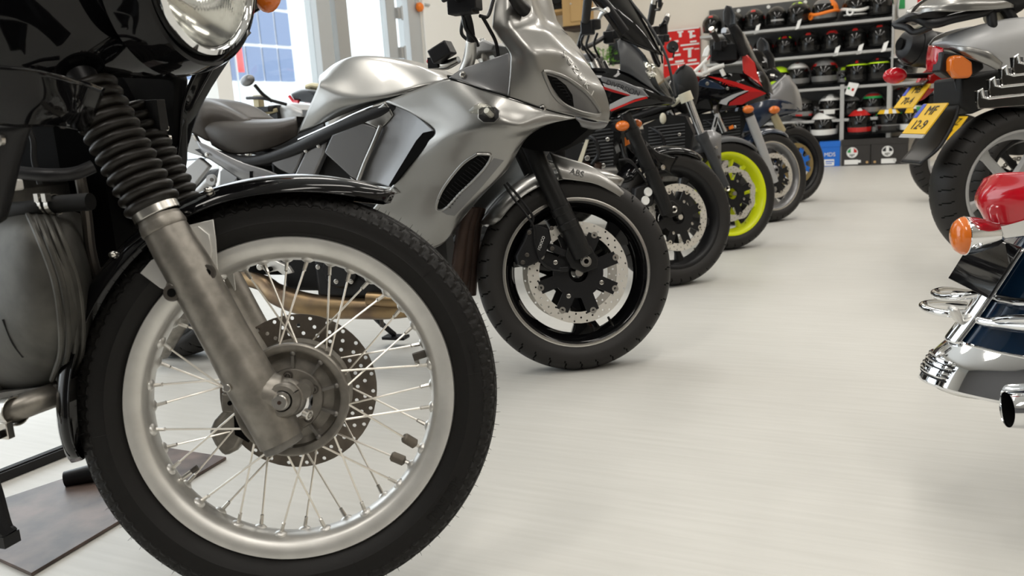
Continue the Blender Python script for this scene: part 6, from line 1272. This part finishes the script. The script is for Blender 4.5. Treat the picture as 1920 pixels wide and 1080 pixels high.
def helmet(px, py, wpx, z, label, shell='helmet_black', accents=(), yaw=0, r=.24, visor='visor', grp='helmets on the display rack', open_=True, goggles=None, peak=False, tagc=None):
    p = rp(px, py, r); d = np.linalg.norm(ROOM.W(p)-CC); sc = wpx*d/FPX*1.02/.26
    F = Fr(ROOM.W((p[0], -r, z)), -26+yaw); o = thing('helmet', label, 'helmet', F, grp)
    mb = MB(); na, nt = 40, 26; V = []; 
    def pt(a, q, k=1.0):
        # a: angle round, 0 = front (-y); q: 0 top .. 1 rim
        th = q*math.pi*.86; fr = math.cos(a)
        if q < .55: rad = math.sin(min(th, math.pi/2)); zz = math.cos(th)*.135
        else:
            u = (q-.55)/.45; rad = 1-.10*u*u-(.05*u if fr < 0 else 0); zz = math.cos(.55*math.pi*.86)*.135-u*.105*(1+.12*max(fr, 0))
        rx, ry = .130, .155+.022*max(0, fr)**2*min(1, q*1.6)
        return (rx*rad*math.sin(a)*k*sc, -ry*rad*fr*k*sc, (zz+.142)*sc*1.0)
    for i in range(na):
        for j in range(nt): V.append(pt(2*math.pi*i/na, j/(nt-1)))
    fs = {}
    for i in range(na):
        for j in range(nt-1):
            a = ((i+.5)/na*360+180) % 360-180; q = (j+.5)/(nt-1)
            if open_ and abs(a) < 72-14*abs(q-.55)/.17 and .40 < q < .73: continue
            m = shell
            for (a0, a1, q0, q1, mm) in accents:
                if a0 <= abs(a) <= a1 and q0 <= q <= q1: m = mm
            fs.setdefault(m, []).append((i*nt+j, ((i+1) % na)*nt+j, ((i+1) % na)*nt+j+1, i*nt+j+1))
    for m, f in fs.items(): mb.add(V, f, m)
    link('shell', mb, o, ang=60)
    mb = MB(); mb.grid([[pt(a, q, .965) for q in np.linspace(.36, .78, 8)] for a in np.linspace(-R(80), R(80), 20)], visor); link('visor', mb, o)
    mb = MB(); mb.grid([[pt(a, q, 1.012) for q in np.linspace(.92, 1.0, 3)] for a in np.linspace(0, 2*math.pi, 41)], 'black_matt'); link('rim_seal', mb, o)
    if goggles:
        mb = MB(); q = [pt(a, .70+.06*math.cos(a*2), 1.03) for a in np.linspace(-R(110), R(110), 20)]; mb.tube(q, .016*sc, goggles, 10); c = A3(pt(-R(35), .80, 1.02)); mb.lathe([(.022, 0), (.042, .004), (.042, .02), (.022, .022)], c, nrm(A3((c[0], c[1], 0))), goggles, 20); link('chin_trim', mb, o)
    if peak:
        mb = MB(); mb.grid([[pt(a, .34, k) for k in (1.0, 1.18, 1.34)] for a in np.linspace(-R(50), R(50), 12)], shell); link('peak', mb, o, solid=.006)
    if tagc:
        mb = MB(); c = A3(pt(R(22), .92, 1.06)); mb.prism([c, c+A3((.05, -.01, .02)), c+A3((.02, -.02, -.09)), c+A3((-.03, -.01, -.10))], (0, .002, 0), tagc); link('price_tag', mb, o)
    return o
dot = lambda m: (0, 14, .20, .32, m)
side = lambda m: (60, 80, .50, .60, m)
Z1, Z2, Z3, Z4 = SZ
H = helmet
H(1336, 66, 33, Z1, 'black helmet with red dot, at the far left end of the top shelf', accents=(dot('red'),), tagc='paper')
H(1378, 61, 33, Z1, 'black helmet on the top shelf behind the mirror of the red and black motorcycle')
H(1415, 57, 35, Z1, 'black helmet with red dot and red side marks on the top shelf', accents=(dot('red'), side('red')), tagc='paper')
H(1456, 52, 35, Z1, 'plain black helmet with pale streak on its visor, top shelf middle', accents=((0, 40, .74, .79, 'grey_light'),), yaw=12)
H(1498, 46, 38, Z1, 'black helmet with lime mark on its crown, top shelf', accents=((100, 180, .15, .35, 'lime'), (20, 50, .10, .22, 'lime')), yaw=-14, tagc='paper')
H(1547, 40, 40, Z1, 'black and orange helmet with bright orange chin guard on the top shelf', shell='helmet_grey', accents=((60, 180, .15, .62, 'orange'),), goggles='orange', yaw=-25)
H(1603, 33, 40, Z1, 'black helmet with white round chin vent on the top shelf', accents=((0, 90, .90, 1.0, 'helmet_white'),), goggles='helmet_white', yaw=15)
H(1650, 27, 40, Z1, 'helmet with dull grey crown at the right end of the top shelf', accents=((0, 180, 0, .33, 'helmet_grey'),), peak=True)
H(1432, 110, 34, Z2, 'black helmet at the left of the second shelf behind the dark mirrors', accents=(side('red'),))
H(1473, 106, 35, Z2, 'black helmet with red dot and small yellow marks on the second shelf', accents=(dot('red'), (38, 52, .25, .33, 'lime'), side('red')))
H(1517, 101, 37, Z2, 'black helmet with red dot and silver cheek marks on the second shelf', accents=(dot('red'), (55, 90, .72, .90, 'silver')))
H(1561, 97, 37, Z2, 'black helmet with dark red crown stripes, middle of the second shelf', accents=(dot('red'), (22, 40, .12, .34, 'red_dark')), tagc='paper')
H(1604, 93, 37, Z2, 'black helmet with red dot beside hanging paper tag, second from right on second shelf', accents=(dot('red'), side('red_dark')), tagc='paper')
H(1649, 88, 39, Z2, 'black helmet with wide red patch at the right end of the second shelf', accents=((0, 22, .24, .32, 'red'),), tagc='paper')
H(1462, 160, 38, Z3, 'yellow green helmet peeping over the dark blue motorcycle, third shelf', shell='lime')
H(1496, 164, 42, Z3, 'pale grey helmet with white and red crown, third shelf behind the blue motorcycle', shell='helmet_grey', accents=((0, 180, .12, .36, 'helmet_white'), (0, 16, .05, .16, 'red')))
H(1546, 161, 45, Z3, 'silver helmet with red side panels on the third shelf', shell='helmet_grey', accents=((40, 80, .34, .46, 'red'), (0, 180, 0, .25, 'silver')))
H(1579, 157, 30, Z3, 'grey helmet turned sideways between the silver and lime helmets, third shelf', shell='helmet_grey', accents=((0, 60, .1, .3, 'lime'),), yaw=50, r=.16)
H(1607, 158, 40, Z3, 'black helmet with lime band, left one of the pair on the third shelf', accents=((0, 100, .36, .41, 'lime'), (60, 90, .82, .96, 'lime'), (0, 12, .22, .30, 'red')))
H(1648, 154, 41, Z3, 'black helmet with lime band, right one of the pair on the third shelf', accents=((0, 100, .36, .41, 'lime'), (60, 90, .82, .96, 'lime'), (0, 12, .20, .28, 'red')), yaw=-10)
H(1690, 149, 46, Z3, 'black helmet with white and pink crown on the third shelf beyond the grey side panel', accents=((0, 180, .0, .36, 'helmet_white'), (20, 60, .2, .28, 'red')), yaw=20)
H(1504, 222, 36, Z4, 'silver blue helmet with dark visor, low shelf behind the dark blue motorcycle', shell='helmet_grey', accents=((0, 180, 0, .4, 'silver'), (20, 50, .84, .92, 'red')), yaw=20)
H(1528, 224, 30, Z4, 'black helmet just left of the white and black one on the low shelf', yaw=30, r=.18)
H(1557, 221, 39, Z4, 'white helmet with black chin sides and grey crown on the low shelf', shell='helmet_white', accents=((25, 65, .78, .98, 'helmet_black'), (30, 180, 0, .3, 'helmet_grey')))
H(1597, 218, 34, Z4, 'dark helmet with grey crown on the low shelf just right of the upright', accents=((0, 80, .1, .34, 'helmet_grey'),), yaw=-15)
H(1636, 215, 38, Z4, 'grey helmet with green band across its brow on the low shelf', shell='helmet_grey', accents=((0, 60, .30, .40, 'green'), (0, 50, .2, .30, 'red_dark')))
H(1689, 212, 42, Z4, 'black helmet with pink edge at the right end of the low shelf', accents=((30, 70, .08, .2, 'red'),), yaw=10)
# cartons on the floor with helmets on top
def carton(x0, x1, y0, y1, m, label, nm, logo=None, r=.455, dep=.36):
    a, b = rp(x0, y1, r), rp(x1, y1, r); z1 = rp((x0+x1)/2, y0, r)[2]; cx = (a[0]+b[0])/2; w = b[0]-a[0]
    F = Fr(ROOM.W((cx, -r, 0)), -26); o = thing('carton', label, 'box', F)
    mb = MB(); mb.box((0, dep/2, z1*.39), (w, dep, z1*.78), m); link('body', mb, o, bevel=.004)
    mb = MB(); mb.box((0, dep/2, z1*.775+z1*.112), (w+.008, dep+.008, z1*.225), m); mb.box((0, dep/2, z1+.0005), (.04, dep+.006, .002), m); link('lid', mb, o, bevel=.004)
    return o, w, z1
bo, bw, bz = carton(1537, 1574.5, 265, 312.5, 'blue', 'bright blue carton on the floor under the white helmet', 'MDS')
mb = MB(); mb.text('MDS', (.0, -.0065, bz*.47), (1, 0, 0), (0, 0, 1), .065, 'paper', .002); link('carton_lettering', mb, bo)
mb = MB(); mb.box((-.01, -.002, bz*.16), (.12, .006, .075), 'paper'); mb.box((.0, -.0055, bz*.20), (.09, .002, .012), 'blue'); mb.box((-.01, -.0055, bz*.12), (.07, .002, .010), 'blue'); link('sticker', mb, bo)
def agv_logo(o, x, z, s, cols):
    mb = MB(); mb.cyl((x, -.004, z), (0, 1, 0), s, .006, 'paper', 32); q = link('logo_badge', mb, o)
    mb = MB()
    for k, c in enumerate(cols):
        a = (-1+2*k/3)*.82*s; b = (-1+2*(k+1)/3)*.82*s
        if c: mb.prism([(x+u, -.0095, z+v) for u, v in ((a, 0), (b, 0), (b, math.sqrt(max(0, (.9*s)**2-b*b))), (a, math.sqrt(max(0, (.9*s)**2-a*a))))], (0, .003, 0), c)
    mb.text('agv', (x, -.008, z-.38*s), (1, 0, 0), (0, 0, 1), .75*s, 'ink', .002); link('logo_lettering', mb, q)
for (x0, x1, cols, lab, lx) in ((1577.5, 1631.5, ('green', None, 'red'), 'black carton with tricolour round badge on the floor beside the blue carton', -.02), (1632.5, 1702, ('ink', None, 'ink'), 'black carton with plain white round badge, last on the floor at right', .0)):
    o, w, z1 = carton(x0, x1, 261 if x0 < 1600 else 258, 311 if x0 < 1600 else 308.5, 'carton_black', lab, '')
    agv_logo(o, lx-.02, z1*.50, .062, cols)
    mb = MB(); mb.box((lx-.03+.02*(x0 > 1600), -.003, z1*.14), (.15, .006, .055), 'paper'); mb.box((lx+.06, -.003, z1*.16), (.03, .006, .03), 'paper'); link('sticker', mb, o)
    mb = MB()
    for sx in (-.30, .30)[(x0 < 1600):]: mb.cyl((w*sx*1.3, -.003, z1*.12), (0, 1, 0), .014, .004, 'card', 12)
    link('hand_hole', mb, o)
ZB = rp(1600, 260, .455)[2]+.003; bzz = bz+.003
H(1545, 262, 46, bzz, 'plain white helmet standing on the blue carton', shell='helmet_white', r=.28)
H(1497, 255, 40, .30, 'dark grey helmet low beside the last wheel of the left row', shell='helmet_grey', r=.28, yaw=15)
mb = MB(); p = rp(1497, 256, .28); F = Fr(ROOM.W((p[0], -.42, 0)), -26); t = thing('carton', 'dark carton on the floor behind the last wheel of the left row', 'box', F); mb.box((0, .15, .15), (.40, .3, .299), 'carton_black'); link('body', mb, t, bevel=.004)
H(1612, 258, 46, ZB, 'red and black helmet with red chin standing on the black cartons', accents=((0, 60, .22, .38, 'red'), (0, 55, .78, .97, 'red'), (0, 14, .1, .22, 'helmet_white'), (100, 180, .2, .8, 'red_dark')), r=.30)
H(1640, 252, 40, ZB, 'grey and red helmet behind the red chinned one on the cartons', shell='helmet_grey', accents=((0, 90, .1, .3, 'red_dark'),), r=.20)
H(1666, 256, 47, ZB, 'grey helmet with yellow and green brow on the black cartons', shell='helmet_grey', accents=((0, 12, .16, .38, 'plate_yellow'), (12, 30, .28, .38, 'helmet_white'), (30, 60, .3, .4, 'plate_yellow'), (60, 110, .28, .42, 'green'), (0, 50, .76, .98, 'helmet_black')), r=.30, yaw=6)
H(1709, 252, 46, ZB, 'white helmet with green and yellow brow, partly behind the number plate', shell='helmet_white', accents=((0, 18, .16, .38, 'plate_yellow'), (18, 34, .28, .38, 'helmet_black'), (34, 100, .2, .42, 'green')), r=.30, yaw=-10)
# paper tag hanging from the third shelf, hand drawn card at the post
p = rp(1598, 178, .44); F = Fr(ROOM.W((p[0], -.44, p[2])), -26)
mb = MB(); mb.prism([rp(x, y, .44) for x, y in ((1592, 154), (1611, 157), (1600, 181), (1584, 176))], (0, .002, 0), 'paper'); o = link('paper_tag', mb, None, ROOM.M); tag(o, 'white paper tag with faint marks hanging from the third shelf', 'paper tag')
mb = MB(); mb.prism([rp(x, y, .442) for x, y in ((1590, 163), (1594, 164), (1593, 168), (1589, 167))], (0, .001, 0), 'green'); mb.prism([rp(x, y, .442) for x, y in ((1598, 165), (1602, 166), (1600, 171), (1596, 170))], (0, .001, 0), 'red'); link('tag_mark', mb, o)
# brand sign on the wall
F = ROOM
P = [rp(x, y, .06) for x, y in ((1686, 44), (1682, 30), (1681, 10), (1685, -8), (1695, -22), (1712, -30), (1732, -28), (1746, -14), (1752, 6), (1752, 24), (1748, 38))]
mb = MB(); c = np.mean(P, 0); mb.prism(P, (0, .03, 0), 'grey_light'); sg = link('wall_sign', mb, None, ROOM.M, bevel=.004); tag(sg, 'white badge shaped sign with green and red quarters on the wall right of the rack', 'sign')
mb = MB(); mb.prism([c+(q-c)*.93+A3((0, -.004, 0)) for q in P], (0, .004, 0), 'paper'); link('sign_face', mb, sg, ROOM.M)
zt = rp(1690, 17, .066)[2]
mb = MB(); mb.prism([rp(x, y, .068) for x, y in ((1685, 17), (1697, 16), (1697, -10), (1688, -8))], (0, .003, 0), 'green'); mb.prism([rp(x, y, .068) for x, y in ((1720, 14), (1746, 11), (1742, -10), (1720, -18))], (0, .003, 0), 'red'); link('sign_colour', mb, sg, ROOM.M, each=True)
a, b = rp(1687, 32, .07), rp(1745, 28, .07); mb = MB(); mb.text('agv', (a+b)/2, (1, 0, 0), (0, 0, 1), .19, 'ink', .003); link('sign_lettering', mb, sg, ROOM.M)
# red board with white shapes
q4 = ((1244, 60), (1312, 51), (1312, 152), (1244, 158))
mb = MB(); mb.prism([rp(x, y, .05) for x, y in q4], (0, .03, 0), 'red_print'); rb = link('poster', mb, None, ROOM.M); tag(rb, 'red board with white blocky shapes on the wall left of the helmet rack', 'poster')
mb = MB()
for x0, y0, x1, y1 in ((1246, 58, 1311, 60.5), (1270, 59, 1281, 62), (1273, 61, 1278, 70), (1290, 58, 1302, 61), (1293, 60, 1298, 72), (1297, 66, 1304, 70), (1246, 72, 1258, 76), (1264, 76, 1272, 80), (1294, 77, 1306, 80), (1276, 84, 1311, 87), (1262, 88, 1272, 98), (1281, 91, 1300, 94), (1290, 92, 1296, 108), (1302, 91, 1311, 93), (1262, 102, 1276, 106), (1250, 110, 1262, 114), (1266, 114, 1282, 118), (1290, 112, 1306, 116), (1246, 122, 1284, 124), (1286, 120, 1311, 123)):
    mb.prism([rp(x0, y0, .0535), rp(x1, y0-.12*(x1-x0), .0535), rp(x1, y1-.12*(x1-x0), .0535), rp(x0, y1, .0535)], (0, .003, 0), 'paper')
link('poster_print', mb, rb, ROOM.M)
# wooden cupboard, clothes shelf, counter with plant
a, b = rp(1054, 30, .45), rp(1092, 30, .45); zc = rp(1072, 52, .45)[2]; xc = (a[0]+b[0])/2; wc = b[0]-a[0]
F = Fr(ROOM.W((xc, 0, zc)), -26); t = thing('cupboard', 'light wooden wall cupboard with darker bottom board above the counter', 'cupboard', F)
mb = MB(); mb.box((0, -.22, .55), (wc, .44, 1.05), 'card'); link('body', mb, t, bevel=.004); mb = MB(); mb.box((0, -.225, .0), (wc+.02, .46, .04), 'rust'); link('bottom_board', mb, t)
mb = MB(); mb.box((wc*.2, -.447, .55), (wc*.55, .012, .95), 'card'); dr = link('door', mb, t, bevel=.003); mb = MB(); mb.cyl((-wc*.02, -.462, .3), (0, 1, 0), .012, .02, 'steel', 12); link('knob', mb, dr)
p = rp(1028, 22, .40); F = Fr(ROOM.W((p[0], 0, p[2])), -26); t = thing('clothes_shelf', 'wooden shelf of dark folded clothes left of the light wooden cupboard', 'shelf', F)
mb = MB(); mb.box((0, -.2, 0), (.5, .4, .03), 'card'); mb.box((-.24, -.2, .3), (.03, .4, .6), 'card'); mb.box((.24, -.2, .3), (.03, .4, .6), 'card'); link('board', mb, t)
for k in range(3):
    F2 = Fr(ROOM.W((p[0], -.21, p[2]+.0155+.072*k)), -26); o = thing('folded_jacket', ('bottom', 'middle', 'top')[k]+' one of the dark folded jackets stacked on the wooden shelf', 'jacket', F2, 'folded jackets on the wooden shelf')
    mb = MB(); mb.loft([[(-.2, -.18, .0), (0, -.185, .0), (.2, -.18, .0)], [(-.21, -.19, .03), (0, -.195, .034), (.21, -.19, .03)], [(-.2, -.17, .066), (0, -.16, .071), (.2, -.17, .066)], [(-.2, .16, .066), (0, .16, .071), (.2, .16, .066)]], 'black_matt', 14, 16); link('cloth', mb, o, solid=.002)
a, b = rp(1096, 140, 1.0), rp(1172, 140, 1.0); zc = rp(1135, 139, 1.0)[2]; xc = (a[0]+b[0])/2; wc = b[0]-a[0]
F = Fr(ROOM.W((xc, -.8, 0)), -26); t = thing('counter', 'cream shop counter behind the black striped motorcycle', 'counter', F)
mb = MB(); mb.box((0, 0, zc/2-.02), (wc, .4, zc-.04), 'cream'); link('body', mb, t, bevel=.004); mb = MB(); mb.box((0, 0, zc-.018), (wc+.04, .45, .036), 'cream'); link('worktop', mb, t, bevel=.006)
p = rp(1134, 132, .80); F = Fr(ROOM.W((p[0], -.80, zc)), -26); t = thing('potted_plant', 'bushy green plant in a small pot on the cream counter', 'plant', F)
mb = MB(); mb.lathe([(1e-3, 0), (.05, 0), (.065, .11), (.058, .11), (.05, .09), (1e-3, .09)], (0, 0, 0), (0, 0, 1), 'cream', 24); link('pot', mb, t)
mb = MB(); rnd = random.Random(3)
for k in range(230):
    a = rnd.uniform(0, 6.28); q = rnd.uniform(0, 1)**.5*.20; z = .11+rnd.uniform(.0, .30)*(1-.5*q/.17); c = A3((q*math.cos(a), q*math.sin(a), z)); d = nrm(A3((math.cos(a+rnd.uniform(-1, 1)), math.sin(a+rnd.uniform(-1, 1)), rnd.uniform(-.3, .8)))); s = nrm(np.cross(d, A3((rnd.uniform(-.4, .4), rnd.uniform(-.4, .4), 1)))); L = rnd.uniform(.035, .06)
    up = np.cross(s, d)*L*.12
    mb.add([c, c+d*L*.4+s*L*.32+up, c+d*L, c+d*L*.4-s*L*.32+up, c+d*L*.45], [(0, 1, 4), (1, 2, 4), (2, 3, 4), (3, 0, 4)], 'leaf')
link('foliage', mb, t)
mb = MB()
for k in range(9): a = k*.7; mb.tube([(0, 0, .09), (.05*math.cos(a), .05*math.sin(a), .2), (.10*math.cos(a), .10*math.sin(a), .32)], .004, 'leaf', 6)
link('stem', mb, t)
p = rp(1150, 96, .72); F = Fr(ROOM.W((p[0]+.12, -.74, zc)), -26); t = thing('monitor', 'dark computer monitor on the cream counter right of the plant', 'monitor', F)
mb = MB(); mb.box((0, 0, .30), (.34, .03, .36), 'black_satin'); link('screen', mb, t, bevel=.004); mb = MB(); mb.box((0, .03, .07), (.05, .02, .14), 'black_satin'); mb.box((0, .03, .008), (.2, .14, .016), 'black_satin'); link('stand', mb, t)
